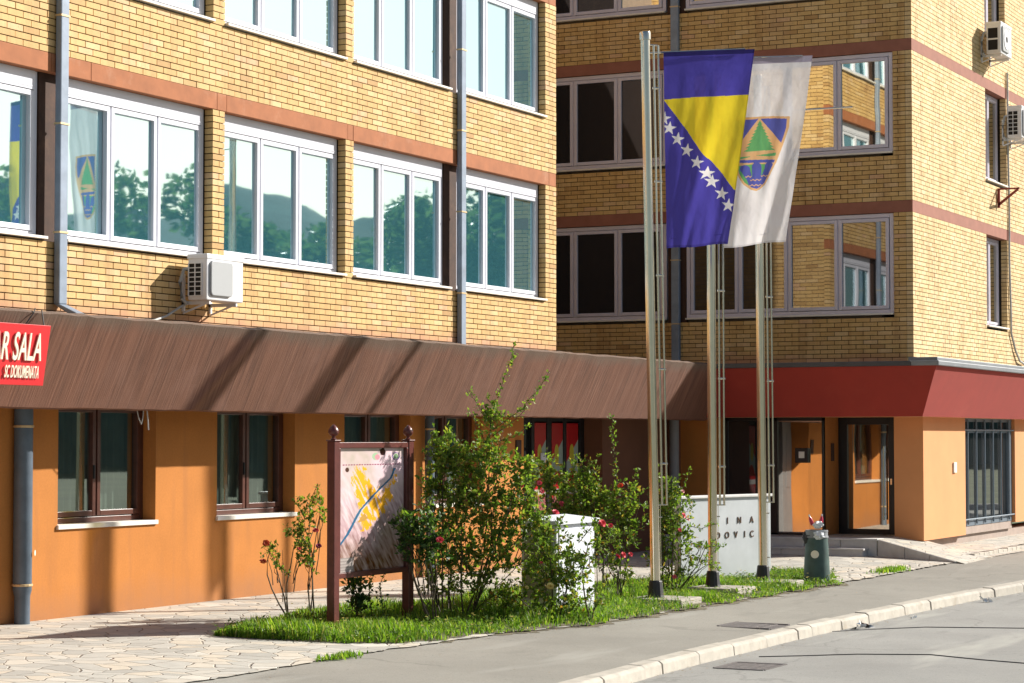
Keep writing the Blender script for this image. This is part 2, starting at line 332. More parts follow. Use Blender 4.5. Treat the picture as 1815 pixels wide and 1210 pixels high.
def painted(name, rough=.5, fabric=False):
    m, nt, p = NT(name); a = nd(nt, 'ShaderNodeVertexColor'); a.layer_name = 'paint'
    if not fabric:
        nt.links.new(a.outputs[0], p.inputs['Base Color']); p.inputs['Roughness'].default_value = rough; return m
    out = nt.nodes['Material Output']; v = mapped(nt)
    nt.links.new(a.outputs[0], p.inputs['Base Color']); p.inputs['Roughness'].default_value = .8
    t = nd(nt, 'ShaderNodeBsdfTranslucent'); nt.links.new(a.outputs[0], t.inputs[0])
    tr = nd(nt, 'ShaderNodeBsdfTransparent'); nt.links.new(a.outputs[0], tr.inputs[0])
    mx = nd(nt, 'ShaderNodeMixShader'); mx.inputs[0].default_value = .5; nt.links.new(p.outputs[0], mx.inputs[1]); nt.links.new(t.outputs[0], mx.inputs[2])
    m2 = nd(nt, 'ShaderNodeMixShader'); m2.inputs[0].default_value = .17; nt.links.new(mx.outputs[0], m2.inputs[1]); nt.links.new(tr.outputs[0], m2.inputs[2])
    nt.links.new(m2.outputs[0], out.inputs[0])
    bump(nt, p, noise(nt, v, 14, 5), .15, .01); return m
M['flag'] = painted('flag_cloth', fabric=True); M['poster'] = painted('printed_poster', .16)

# ---------------------------------------------------------------- ground shape
def gs(X):
    t = min(max((X-29)/7, 0), 1); t = t*t*(3-2*t); return .025-.019*t
def G(X, Y): return -gs(X)*(15-Y)
KX = [0, 14, 17.4, 20.1, 23.5, 27.5, 29.8, 31.9, 36, 42, 60, 90]; KY = [7.6, 8.05, 8.29, 8.42, 8.46, 8.41, 8.34, 8.0, 7.5, 7.3, 7.2, 7.2]
def kerbY(X): return float(np.interp(X, KX, KY))
def paveY(X): return float(np.interp(X, [0, 18.7, 18.9, 19.0, 20.9, 22.1, 26.2, 30, 34, 36, 60], [10.75, 10.75, 10.72, 10.7, 10.6, 10.3, 10.2, 10.15, 9.8, 9.6, 9.6]))
def sheet(name, xs, ylo, yhi, ny, dz, m, zf=G, jit=0):
    b = MB(); n = len(xs)
    for x in xs:
        a, c = ylo(x), yhi(x)
        for j in range(ny+1):
            y = a+(c-a)*j/ny
            if j == 0 and jit: y += random.uniform(-jit, jit)
            b.v.append((x, y, zf(x, y)+dz))
    for i in range(n-1):
        for j in range(ny):
            q = i*(ny+1)+j; b.f.append((q, q+ny+1, q+ny+2, q+1)); b.m.append(0)
    return structure(b.build(name, m, fix=False))
xs = list(np.arange(-6, 70.01, .5)); xf = list(np.arange(6, 45.01, .08))
b = MB(); b.quad((-700, -700, -.62), (900, -700, -.62), (900, 700, -.62), (-700, 700, -.62)); structure(b.build('ground', M['farground']))
zroad = lambda x, y: G(x, kerbY(x))-.125
sheet('road', xs, lambda x: -7, lambda x: kerbY(x)-.1, 6, 0, M['road'], zroad)
sheet('sidewalk', xs, lambda x: kerbY(x)-.02, lambda x: 12.5, 8, -.012, M['sidewalk'])
sheet('paving', xf, paveY, lambda x: 15.3, 6, 0, M['paving'], jit=.03)
sheet('stone_apron', [x for x in xf if 30.0 < x < 34.4], lambda x: paveY(x)-.02, lambda x: paveY(x)+.02+.75*min(1, (34.4-x)/1.5), 3, .006, M['cobble'], jit=.04)
# kerb stones
b = MB(); x = -4.0
while x < 50:
    L = random.choice([.95, 1.0, .98, .45, 1.02]); x1 = x+L-.015
    j = random.uniform(-.006, .008); d = random.uniform(-.008, .008)
    P = []
    for X in (x, x1):
        y = kerbY(X)+d; z = G(X, kerbY(X))+j; P += [(X, y+.02, z), (X, y-.115, z-.005), (X, y-.15, z-.03), (X, y-.165, z-.17), (X, y+.02, z-.17)]
    b.pts(P, [(0, 5, 6, 1), (1, 6, 7, 2), (2, 7, 8, 3), (0, 1, 2, 3, 4), (9, 8, 7, 6, 5)]); x += L
structure(b.build('kerb', M['kerb'], bevel=.008))
# wooded hill across the valley
b = MB(); n = 90
for i in range(n+1):
    t = i/n; x = 30+t*230; y = -150+t*158; h = 21+1.6*math.sin(i*.29)+1.1*math.sin(i*.83)+random.uniform(-.5, .5)
    for q, hh in ((0, -1), (5, h*.8), (14, h), (60, -1)): b.v.append((x+q*.57, y-q*.82, hh))
for i in range(n):
    for k in range(3): q = i*4+k; b.f.append((q, q+4, q+5, q+1)); b.m.append(0)
structure(b.build('hill', M['hill'], smooth=True))

# ---------------------------------------------------------------- brickwork
def bricks(mb, F, spans_by_z, z0, z1, depth=.115, course=.0757, L=.26, J=.0112, skipback=True):
    """real bricks in running bond; spans_by_z(z) gives the solid intervals of that course"""
    n = int(round((z1-z0)/course)); course = (z1-z0)/n
    for r in range(n):
        za = z0+r*course+J*.5; zb = z0+(r+1)*course-J*.5
        for (u0, u1) in spans_by_z((za+zb)/2):
            u = u0-(L/2 if r % 2 else 0); first = True
            while u < u1-.02:
                a = max(u, u0)+ (J/2 if u > u0 else 0); c = min(u+L, u1)-(J/2 if u+L < u1 else 0)
                if c-a > .025:
                    d = random.uniform(-.0025, .0025); mb.box(a, c, d, depth, za, zb, F, skip=('+y',) if skipback else ())
                u += L
def core(mb, F, spans, z0, z1, d0=.016, d1=.16, inset=.012):
    for (u0, u1) in spans: mb.box(u0+inset, u1-inset, d0, d1, z0, z1, F)

# ================================================================ LEFT BUILDING
F1 = lambda u, d, z: (u, 15+d, z)
BL = thing('office_building', 'long brick office building in sun with brown canopy and orange ground floor', 'building', (22, 15, 0))
OPEN = [(13.2, 15.72), (15.96, 18.86), (19.17, 21.92), (22.16, 24.93), (25.13, 27.78), (28.13, 30.83)]
def solid(z0, z1, opens, lo, hi):
    u = lo; out = []
    for a, c in opens:
        if c > lo and a < hi:
            if a-u > .01: out.append((u, a))
            u = c
    if hi-u > .01: out.append((u, hi))
    return out
SLOT = [(18.86, 19.17), (27.78, 28.13)]
pier = solid(0, 0, sorted(OPEN+SLOT), 13, 31.2); full = [(13, 31.2)]
TOP1 = 9.6
bw = MB(); mo = MB()
zz = [(3.16, 3.96, full), (5.95, 6.76, full), (8.75, 9.56, full)] + [(4.0-.04, 5.75, pier), (6.76, 8.55, pier), (9.56, 11.35, pier)]
for z0, z1, sp in zz:
    bricks(bw, F1, lambda z, sp=sp: sp, z0, z1); core(mo, F1, sp, z0, z1)
bw.build('brick_wall', M['brick'], BL); mo.build('mortar', M['mortar'], BL)
for z in (5.75, 8.55, 11.35):
    b = MB(); u = 13.0
    for jn in (15.8, 18.93, 19.6, 22.0, 22.2, 24.98, 25.12, 27.9, 30.95, 31.2):
        b.box(u, jn-.004, random.uniform(-.004, 0), .17, z, z+.2, F1); u = jn
    b.build('lintel', M['band'], BL, bevel=.006)
b = MB(); b.box(13, 31.18, .5, 8, .3, 11.9, F1, skip=('-y',)); b.box(30.9, 31.185, .13, 4.5, 3.2, 11.55, F1)
b.box(12.9, 31.3, -.1, 8.2, 11.55, 11.75, F1); b.build('shell', M['plinth'], BL)
# side wall of the wing in brick
FS = lambda u, d, z: (31.2-d, u, z)
b = MB(); bricks(b, FS, lambda z: [(15.115, 19.2)], 3.16, 11.5); b.build('side_brick_wall', M['brick'], BL)

def window(parent, F, u0, u1, z0, z1, nl, d0, mframe, mglass, boxh=.0, fw_=.055, sash=.055, sill=None, name='window', tilt=.0016, yaws=None):
    f = MB()
    f.box(u0, u0+fw_, d0, d0+.08, z0, z1, F); f.box(u1-fw_, u1, d0, d0+.08, z0, z1, F)
    f.box(u0+fw_, u1-fw_, d0, d0+.08, z0, z0+fw_, F)
    zt = z1-max(boxh, fw_); f.box(u0+fw_, u1-fw_, d0-(.02 if boxh else 0), d0+.08, zt, z1, F)
    if boxh: f.box(u0+fw_+.01, u1-fw_-.01, d0-.025, d0-.019, zt+.03, zt+.036, F)
    a = u0+fw_; W = (u1-u0-2*fw_)/nl; lights = []
    for k in range(nl):
        x0, x1 = a+k*W, a+(k+1)*W; g = .012
        if k: f.box(x0-.022, x0+.022, d0+.012, d0+.07, z0+fw_, zt, F)
        x0 += g; x1 -= g; y0 = z0+fw_+.008; y1 = zt-.008
        f.box(x0, x0+sash, d0-.012, d0+.05, y0, y1, F); f.box(x1-sash, x1, d0-.012, d0+.05, y0, y1, F)
        f.box(x0+sash, x1-sash, d0-.012, d0+.05, y0, y0+sash, F); f.box(x0+sash, x1-sash, d0-.012, d0+.05, y1-sash, y1, F)
        lights.append((x0+sash-.004, x1-sash+.004, y0+sash-.004, y1-sash+.004))
    wo = f.build(name, mframe, parent, bevel=.006)
    for k, (x0, x1, y0, y1) in enumerate(lights):
        g = MB(); t1 = random.uniform(-tilt, tilt); t2 = random.uniform(-tilt, tilt); t1 = yaws[k] if yaws else t1; dd = d0+.028
        g.pts([F(x0, dd-t1*(x1-x0)*.5, y0), F(x1, dd+t1*(x1-x0)*.5, y0), F(x1, dd+t1*(x1-x0)*.5+t2*(y1-y0), y1), F(x0, dd-t1*(x1-x0)*.5+t2*(y1-y0), y1)], [(0, 1, 2, 3)])
        g.build('pane', mglass[k] if isinstance(mglass, list) else mglass, wo, fix=False)
    if sill:
        s_ = MB(); s_.box(u0-.0, u1+.0, -.045, d0+.02, z0-.026, z0+.004, F)
        s_.build('sill', sill, wo, bevel=.004)
    return wo
for r in range(3):
    for k_, (a, c) in enumerate(OPEN[1:]):
        window(BL, F1, a+.005, c-.02, 4.0+2.8*r, 5.748+2.8*r, 3, .12, M['white'], M['mirror'], .2, sill=M['sill'], yaws=[(.045, .045, .045), (.068, .0, -.03)][k_] if r == 0 and k_ < 2 else None)
for (a, c) in SLOT: b = MB(); b.box(a-.01, c+.01, .10, .16, 3.96, 11.5, F1); b.build('rust_panel', M['rust'], BL)
def downpipe(parent, F, u, z0, z1, w_=.115, dp=.09, kick=None, m='pipe'):
    b = MB(); b.box(u-w_/2, u+w_/2, -dp, -.012, z0, z1, F)
    if kick: b.pts([F(u-w_/2, -dp, z0), F(u+w_/2, -dp, z0), F(u+w_/2, -.012, z0), F(u-w_/2, -.012, z0), F(u-w_/2+.02, -dp-.24, z0-.11), F(u+w_/2+.02, -dp-.24, z0-.11), F(u+w_/2+.02, -dp-.2, z0-.16), F(u-w_/2+.02, -dp-.2, z0-.16)],
                   [(0, 4, 5, 1), (1, 5, 6, 2), (2, 6, 7, 3), (3, 7, 4, 0), (4, 7, 6, 5)])
    o = b.build('downpipe', M[m], parent, bevel=.012)
    z = z0+.75
    while z < z1: c = MB(); c.box(u-w_/2-.008, u+w_/2+.008, -dp-.006, -.004, z, z+.02, F); c.build('clip', M['clip'], o); z += 1.15
    return o
downpipe(BL, F1, 19.04, 3.3, 11.5, w_=.135, kick=True); downpipe(BL, F1, 28.02, 3.17, 11.5, w_=.14)

# canopy: inverted sloping fascia of combed render
def canopy_run(name, m, rim, parent, pr, n, F=ID, dip=0):
    """pr: list of (offset, z) profile from wall top round to the wall bottom; swept along u"""
    b = MB(); us = np.linspace(pr['u0'], pr['u1'], n+1)
    for i, u in enumerate(us):
        j = random.uniform(-.008, .008) if rim else 0; j2 = random.uniform(-.004, .004) if rim else 0
        for k, (a, z) in enumerate(pr['p']): b.v.append(F(u, a, z+(j if k in (1, 2) else 0)+(j2 if k >= 3 else 0)))
    L = len(pr['p'])
    for i in range(n):
        for k in range(L-1): q = i*L+k; b.f.append((q, q+L, q+L+1, q+1)); b.m.append(0)
    b.f.append(tuple(range(L))); b.m.append(0); e = n*L; b.f.append(tuple(e+k for k in range(L))[::-1]); b.m.append(0)
    return b.build(name, m, parent)
canopy_run('canopy', M['canopy'], True, BL, dict(u0=12, u1=35.75, p=[(.02, 3.155), (-1.0, 3.135), (-1.075, 3.105), (-.66, 2.2), (-.60, 2.185), (.24, 2.26)]), 150, F1)
b = MB(); b.box(31.19, 37.58, .02, 4.4, 2.9, 3.15, F1); b.build('flat_roof', M['shadeflash'], BL)
b = MB(); b.box(31.25, 37.58, 3.9, 4.1, 3.15, 11.5, F1); b.build('link_wall', M['plinth'], BL)

# ground floor plaster wall with openings
def wall(mb, F, u0, u1, z0, z1, ops, dr=.22):
    us = sorted({u0, u1} | {o[0] for o in ops} | {o[1] for o in ops}); zs = sorted({z0, z1} | {o[2] for o in ops} | {o[3] for o in ops})
    for i in range(len(us)-1):
        for j in range(len(zs)-1):
            cu, cz = (us[i]+us[i+1])/2, (zs[j]+zs[j+1])/2
            if any(o[0] < cu < o[1] and o[2] < cz < o[3] for o in ops): continue
            mb.quad(F(us[i], 0, zs[j]), F(us[i+1], 0, zs[j]), F(us[i+1], 0, zs[j+1]), F(us[i], 0, zs[j+1]))
    for a, c, e, g in ops:
        mb.quad(F(a, 0, e), F(a, dr, e), F(a, dr, g), F(a, 0, g)); mb.quad(F(c, 0, e), F(c, dr, e), F(c, dr, g), F(c, 0, g))
        mb.quad(F(a, 0, e), F(c, 0, e), F(c, dr, e), F(a, dr, e)); mb.quad(F(a, 0, g), F(c, 0, g), F(c, dr, g), F(a, dr, g))
GF = [(16.1, 17.85, .96, 2.3), (19.09, 20.83, .96, 2.3), (22.04, 23.74, .96, 2.3), (24.92, 26.64, .96, 2.3), (27.05, 28.75, .96, 2.3)]
b = MB(); wall(b, F1, 12, 30.08, -.12, 2.25, GF)
b.quad(F1(30.08, 0, -.12), F1(30.08, .6, -.12), F1(30.08, .6, 2.25), F1(30.08, 0, 2.25))
b.build('plaster_wall', M['orange'], BL)
for a, c, e, g in GF:
    wo = window(BL, F1, a+.002, c-.002, e+.02, g, 2, .17, M['wood'], M['glass'], 0, .06, .06)
    s_ = MB(); s_.box(a-.02, c+.02, -.03, .19, e-.03, e+.018, F1); s_.build('sill', M['sill'], wo, bevel=.005)
    k = MB(); n = 70; zt = g-.08
    for i in range(n+1):
        u = a+.06+(c-a-.12)*i/n; d = .30+.018*math.sin(i*1.35)+.01*math.sin(i*.41); k.v += [F1(u, d, e+.05), F1(u, d, zt)]
    for i in range(n): k.f.append((2*i, 2*i+2, 2*i+3, 2*i+1)); k.m.append(0)
    k.build('curtain', M['curtain'], wo, smooth=True, fix=False)
    r_ = MB(); r_.box(a-.1, c+.1, .225, 1.3, e-.1, g+.05, F1, skip=('-y',)); r_.build('room', M['dark'], wo)
    hd = MB(); um = (a+c)/2; hd.box(um-.075, um-.055, .13, .155, 1.45, 1.6, F1); hd.build('handle', M['black'], wo, bevel=.004)
for u in (18.40, 27.02):
    b = MB(); b.tube([F1(u, -.10, G(u, 15)-.02), F1(u, -.10, .28), F1(u, -.10, .34), F1(u, -.10, 2.19)], [.082, .082, .098, .098] if u < 20 else [.06]*4, 14)
    o = b.build('downpipe', M['castpipe'], BL, smooth=True)
    for z in (.38, 2.0): c = MB(); c.lathe((u, 14.90, z), [(.1, 0), (.106, .004), (.106, .022), (.1, .026)] if u < 20 else [(.062, 0), (.068, .004), (.068, .022), (.062, .026)], 14); c.build('clip', M['clip'], o)
st = MB(); st.lathe((0, 0, 0), [(0, 0), (.03, 0), (.03, .003), (0, .003)], 16)
for i, v in enumerate(st.v): st.v[i] = (18.47+v[0]*.7, 14.80-v[2]-.002+v[0]*.3, .72+v[1])
st.build('sticker', M['lettering'], BL)
b = MB(); b.box(29.80, 29.96, -.025, 0, 1.58, 1.86, F1); b.build('letter_slot', M['rust'], BL, bevel=.004)
# recessed glazed entrance under the canopy
sf = MB()
for u0, u1 in ((30.66, 30.82), (31.2, 31.3), (31.75, 31.9), (32.35, 32.45), (32.95, 33.12)): sf.box(u0, u1, .42, .5, 0, 2.25, F1)
sf.box(30.66, 33.12, .43, .49, 0, .12, F1); sf.box(30.66, 33.12, .43, .49, 2.12, 2.25, F1)
so_ = sf.build('shopfront', M['black'], BL, bevel=.005)
g = MB(); g.quad(F1(30.7, .47, .1), F1(33.1, .47, .1), F1(33.1, .47, 2.2), F1(30.7, .47, 2.2)); g.build('pane', M['shop_glass'], so_)
b = MB(); b.box(30.10, 30.62, .35, .45, -.05, 2.25, F1); b.box(30.16, 30.42, .34, .349, .9, 2.0, F1); b.build('grey_panel', M['grey'], BL, bevel=.004)
b = MB(); b.box(31.5, 31.68, .405, .415, 1.42, 1.66, F1); b.build('paper_notice', M['white'], BL)
def paint_grid(name, F3, nu, nv, colf, mat, parent, root=None):
    """flat or curved sheet with a printed pattern: F3(u,v)->xyz, colf(U,V)->rgb"""
    U, V = np.meshgrid(np.linspace(0, 1, nu+1), np.linspace(0, 1, nv+1)); P = F3(U, V); C = np.clip(colf(U, V), 0, 1)
    o0 = np.array(ORG.get(parent.name, (0, 0, 0))) if parent else np.zeros(3)
    P = P.reshape(-1, 3)-o0; idx = np.arange((nu+1)*(nv+1)).reshape(nv+1, nu+1)
    f = np.stack([idx[:-1, :-1], idx[:-1, 1:], idx[1:, 1:], idx[1:, :-1]], -1).reshape(-1, 4)
    me = bpy.data.meshes.new(name); me.from_pydata(P.tolist(), [], f.tolist())
    at = me.color_attributes.new('paint', 'FLOAT_COLOR', 'POINT'); at.data.foreach_set('color', np.concatenate([C.reshape(-1, 3), np.ones((P.shape[0], 1))], 1).ravel())
    me.materials.append(mat); me.polygons.foreach_set('use_smooth', [True]*len(me.polygons)); me.update()
    o = bpy.data.objects.new(name, me); COL.objects.link(o)
    if parent: o.parent = parent; ORG[o.name] = Vector(o0)
    return o
def fill(C, mask, col): C[mask] = col
def poster_red(U, V):
    C = np.zeros(U.shape+(3,)); C[:] = (.42, .015, .02)
    fill(C, (V < .55+.25*U) & (V > .30+.15*np.sin(U*3)), (.30, .36, .32)); fill(C, ((U-.45)**2*3+(V-.62)**2*8) < .12, (.5, .42, .05)); fill(C, V < .12+.2*U, (.32, .1, .1))
    fill(C, (V > .18) & (V < .24), (.5, .45, .4)); return C
for (u0, u1) in ((31.32, 31.72), (31.93, 32.33), (32.47, 32.9)):
    paint_grid('poster', lambda U, V, a=u0, c=u1: np.stack([a+(c-a)*U, np.full_like(U, 15.43), .75+1.4*V], -1), 40, 80, poster_red, M['poster'], BL)
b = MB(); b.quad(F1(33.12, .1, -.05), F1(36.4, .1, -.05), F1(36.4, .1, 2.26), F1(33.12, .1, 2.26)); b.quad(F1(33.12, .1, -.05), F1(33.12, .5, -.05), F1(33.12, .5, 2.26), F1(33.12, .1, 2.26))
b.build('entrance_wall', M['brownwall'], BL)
b = MB(); b.tube([(35.75, 14.95, -.03), (35.75, 14.95, 2.2)], .085, 12); b.build('downpipe', M['grey'], BL, smooth=True)

# ================================================================ RIGHT BUILDING
F2 = lambda u, d, z: (37.6+d, u, z)      # face towards the camera's left, in shade
F3_ = lambda u, d, z: (u, 11.28+d, z)    # sunlit street face
BR = thing('corner_building', 'brick corner block with red canopy and dark glass entrance', 'building', (38, 12, 0))
OA = [(15.86, 19.6)]; OB = [(11.62, 15.49)]; SL2 = [(15.49, 15.86)]
s2 = [(11.28+.12, 11.62), (19.6, 20)]; full2 = [(11.28+.12, 20)]
O3 = [(42.4, 43.93)]; s3 = [(37.6, 42.4), (43.93, 49)]; full3 = [(37.6, 49)]
b2 = MB(); b3 = MB(); m2 = MB()
for z0, z1, pr in ((3.2, 3.97, 0), (3.97, 5.78, 1), (5.98, 6.77, 0), (6.77, 8.58, 1), (8.78, 9.57, 0), (9.57, 11.38, 1)):
    a2 = s2 if pr else full2; a3 = s3 if pr else full3
    bricks(b2, F2, lambda z: a2, z0, z1); bricks(b3, F3_, lambda z: a3, z0, z1)
    core(m2, F2, [(u0-.1 if u0 < 11.5 else u0, u1) for u0, u1 in a2], z0, z1); core(m2, F3_, a3, z0, z1)
b2.build('shaded_brick_wall', M['brick'], BR); b3.build('sunlit_brick_wall', M['brick2'], BR); m2.build('mortar', M['mortar'], BR)
for z in (5.78, 8.58, 11.38):
    b = MB(); b.box(11.28, 20, 0, .17, z, z+.2, F2); b.box(37.77, 49, 0, .17, z, z+.2, F3_); b.build('lintel', M['band2'], BR)
b = MB(); b.box(37.8, 49, 11.9, 20, 3.2, 11.5); b.box(37.3, 49.2, 11.0, 20.2, 11.58, 11.75); b.build('shell', M['plinth'], BR)
MG = {0: (['dim_b']*4, ['dark_b']*4), 1: (['mirror_b']*4, ['dark_b']*4), 2: (['dim_b']*4, ['mirror_b', 'dark_b', 'dark_b', 'dark_b'])}
for r in range(3):
    gb, ga = MG[r]
    window(BR, F2, 11.63, 15.485, 4.04+2.8*r, 5.77+2.8*r, 4, .03, M['lilac'], [M[g] for g in gb], 0, .07, .06, sill=M['sill'])
    window(BR, F2, 15.87, 19.59, 4.04+2.8*r, 5.77+2.8*r, 4, .03, M['lilac'], [M[g] for g in ga], 0, .07, .06, sill=M['sill'])
    window(BR, F3_, 42.41, 43.92, 4.04+2.8*r, 5.77+2.8*r, 2, .16, M['lilac'], M['mirror_b'], 0, .05, .05, sill=M['sill'])
b = MB(); b.box(15.50, 15.85, .05, .12, 3.9, 11.5, F2); b.build('rust_panel', M['rust'], BR)
downpipe(BR, F2, 15.66, 3.18, 11.5, w_=.15, dp=.10)
# red canopy wrapping the corner
tw = [(35.2, 10.19), (49, 10.19)]
b = MB()
T = [(35.2, 15.1, 3.05), (35.2, 10.19, 3.05), (49, 10.19, 3.05)]; Bt = [(35.66, 15.1, 2.24), (35.66, 10.56, 2.24), (49, 10.56, 2.24)]
b.pts(T+Bt, [(0, 1, 4, 3), (1, 2, 5, 4)]); b.build('red_canopy', M['redcanopy'], BR)
b = MB(); b.pts([Bt[0], Bt[1], Bt[2], (49, 15.1, 2.24)], [(0, 1, 2, 3)]); b.build('soffit', M['orange2'], BR)
b = MB(); b.box(35.16, 37.6, 10.6, 15.9, 3.052, 3.13); b.build('roof_edge', M['shadeflash'], BR, bevel=.01)  # entrance side edge, its shade carried by the dark colour
b = MB(); b.box(35.16, 49, 10.14, 10.6, 3.052, 3.13); b.build('gutter', M['flash'], BR, bevel=.012)
b = MB(); b.box(37.2, 49, 10.75, 11.26, 3.15, 3.26); b.box(36.9, 37.58, 10.8, 16, 3.131, 3.17); b.build('flashing', M['flash'], BR, bevel=.012)
# ground floor: pillar, street wall, barred window, plinth
b = MB(); b.box(36.5, 39.06, 10.8, 11.3, .19, 2.24, skip=('+z',)); b.quad((36.5, 11.3, .19), (37.25, 11.3, .19), (37.25, 11.3, 2.24), (36.5, 11.3, 2.24))
b.build('corner_pillar', M['orange2'], BR)
b = MB(); b.box(42.52, 49, 10.8, 11.3, .30, 2.24, skip=('+z',)); b.build('plaster_wall', M['orange2'], BR)
b = MB(); b.box(37.0, 49, 10.93, 11.4, -.1, .188); b.box(39.07, 42.51, 10.87, 11.4, .1885, .325); b.build('plinth', M['plinth'], BR)
b = MB(); b.box(39.08, 39.2, 10.86, 10.95, .33, 2.24); b.box(42.38, 42.5, 10.86, 10.95, .33, 2.24); b.box(39.2, 42.38, 10.86, 10.95, .33, .42); b.box(39.2, 42.38, 10.86, 10.95, 1.98, 2.05); b.box(39.2, 42.38, 10.86, 10.95, 2.18, 2.24)
wo = b.build('window', M['bluebar'], BR)
b = MB(); b.quad((39.1, 10.93, .35), (42.45, 10.93, .35), (42.45, 10.93, 2.22), (39.1, 10.93, 2.22)); b.build('pane', M['street_glass'], wo)
b = MB()
for x in np.linspace(39.35, 42.2, 6): b.tube([(x, 10.835, .36), (x, 10.835, 2.22)], .018, 8)
b.tube([(39.1, 10.82, 2.03), (42.5, 10.82, 2.03)], .014, 8); b.tube([(39.1, 10.82, .45), (42.5, 10.82, .45)], .014, 8); b.build('bars', M['bluebar'], wo)
b = MB(); b.box(38.25, 38.42, 10.77, 10.8, 1.29, 1.47); b.build('wall_plate', M['sill'], BR, bevel=.005)
# entrance niche
FX = lambda X: (lambda u, d, z: (X+d, u, z))
Fp = FX(36.4); b = MB()
for u0, u1 in ((12.50, 12.53), (13.32, 13.62), (14.22, 14.3)): b.box(u0, u1, 0, .06, .2, 2.24, Fp)
b.box(12.5, 14.3, 0, .06, .2, .28, Fp); b.box(12.5, 14.3, 0, .06, 2.18, 2.24, Fp)
o = b.build('entrance_screen', M['black'], BR, bevel=.004)
g = MB(); g.quad(Fp(12.52, .03, .25), Fp(13.33, .03, .25), Fp(13.33, .03, 2.2), Fp(12.52, .03, 2.2)); g.build('pane', M['door_glass'], o)
g = MB(); g.quad(Fp(13.61, .03, .25), Fp(14.25, .03, .25), Fp(14.25, .03, 2.2), Fp(13.61, .03, 2.2)); g.build('pane', M['shop_glass'], o)
b = MB(); b.box(12.76, 12.99, -.05, .028, 1.47, 1.72, Fp); it = b.build('intercom', M['black'], BR, bevel=.01)
b = MB(); b.box(12.82, 12.92, -.056, -.05, 1.55, 1.66, Fp); b.build('screen', M['sill'], it)
b = MB(); b.quad((36.46, 12.49, .2), (37.2, 12.49, .2), (37.2, 12.49, 2.24), (36.46, 12.49, 2.24)); b.build('niche_wall', M['orange'], BR)
b = MB(); b.quad((36.4, 14.3, -.05), (36.4, 15.2, -.05), (36.4, 15.2, 2.24), (36.4, 14.3, 2.24)); b.build('niche_wall', M['orange'], BR)
b = MB(); b.quad((37.21, 11.3, .19), (37.21, 11.52, .19), (37.21, 11.52, 2.24), (37.21, 11.3, 2.24)); b.build('niche_wall', M['orange'], BR)
b = MB(); b.box(36.75, 36.85, 12.46, 12.488, 1.5, 1.8); b.build('small_plate', M['rust'], BR)
Fd = FX(37.15); b = MB(); b.box(11.50, 11.60, 0, .08, .24, 2.24, Fd); b.box(12.33, 12.49, 0, .08, .24, 2.24, Fd); b.box(11.6, 12.33, 0, .08, .24, .34, Fd); b.box(11.6, 12.33, 0, .08, 2.12, 2.24, Fd)
dr = b.build('door', M['black'], BR, bevel=.006)
g = MB(); g.quad(Fd(11.58, .04, .3), Fd(12.35, .04, .3), Fd(12.35, .04, 2.14), Fd(11.58, .04, 2.14)); g.build('pane', M['door_glass'], dr)
b = MB(); b.tube([Fd(11.67, -.06, .5), Fd(11.67, -.06, 1.75)], .014, 8)
for z in (.6, 1.65): b.tube([Fd(11.67, -.06, z), Fd(11.67, 0, z)], .01, 6)
b.box(11.535, 11.565, -.02, 0, 1.1, 1.2, Fd); b.build('handle', M['steel'], dr, smooth=True)
b = MB(); b.box(37.3, 49, 11.5, 15, .2, 2.24); b.box(36.5, 37.3, 12.55, 15, .1, 2.2, skip=('-x',)); b.build('dark_interior', M['dark'], BR)
# terrace, steps, ramp
TS = thing('entrance_steps', 'pale stone steps and sloping ramp up to the glass entrance', 'steps', (35.5, 12, 0))
b = MB(); b.box(35.45, 37.3, 11.25, 15.05, -.05, .25); b.build('terrace', M['paving'], TS, bevel=.006)
b = MB(); y = 11.27
while y < 14.9: y2 = min(y+.62, 15); b.box(35.425, 35.449, y, y2-.012, -.05, .222); y = y2
b.box(35.40, 35.75, 11.25, 15.0, .2235, .2555); b.build('riser', M['stonestep'], TS, bevel=.004)
b = MB(); y = 11.42
b.box(35.14, 35.42, 11.40, 15.0, .075, .105)
while y < 14.9: y2 = min(y+.7, 15); b.box(35.165, 35.42, y, y2-.012, -.08, .0735); y = y2
b.build('lower_step', M['stonestep'], TS, bevel=.004)
def rz(y): return .25-(11.25-y)/(11.25-9.55)*(.25+.05)
b = MB(); ys = np.linspace(9.55, 11.25, 9); xl = lambda y: 35.45-(11.25-y)*.6; xr = lambda y: 36.95-(11.25-y)*.38
P = []
for y in ys: P += [(xl(y), y, rz(y)), (xr(y), y, rz(y)), (xl(y), y, -.1), (xr(y), y, -.1)]
fs = []
for i in range(8): q = 4*i; fs += [(q, q+1, q+5, q+4), (q, q+4, q+6, q+2), (q+1, q+3, q+7, q+5)]
b.pts(P, fs+[(0, 2, 3, 1)]); b.build('ramp', M['paving'], TS)
b = MB(); yy = [11.25, 10.7, 10.2, 9.7]
for i in range(3):
    y1, y2 = yy[i], yy[i+1]+.012; o_ = .022
    b.pts([(xl(y1)-o_, y1, -.06), (xl(y2)-o_, y2, -.06), (xl(y2)-o_, y2, rz(y2)-.005), (xl(y1)-o_, y1, rz(y1)-.005), (xl(y1)-.001, y1, -.06), (xl(y2)-.001, y2, -.06), (xl(y2)-.001, y2, rz(y2)-.002), (xl(y1)-.001, y1, rz(y1)-.002)],
          [(0, 1, 2, 3), (3, 2, 6, 7), (0, 3, 7, 4), (1, 5, 6, 2)])
b.build('ramp_side', M['stonestep'], TS)
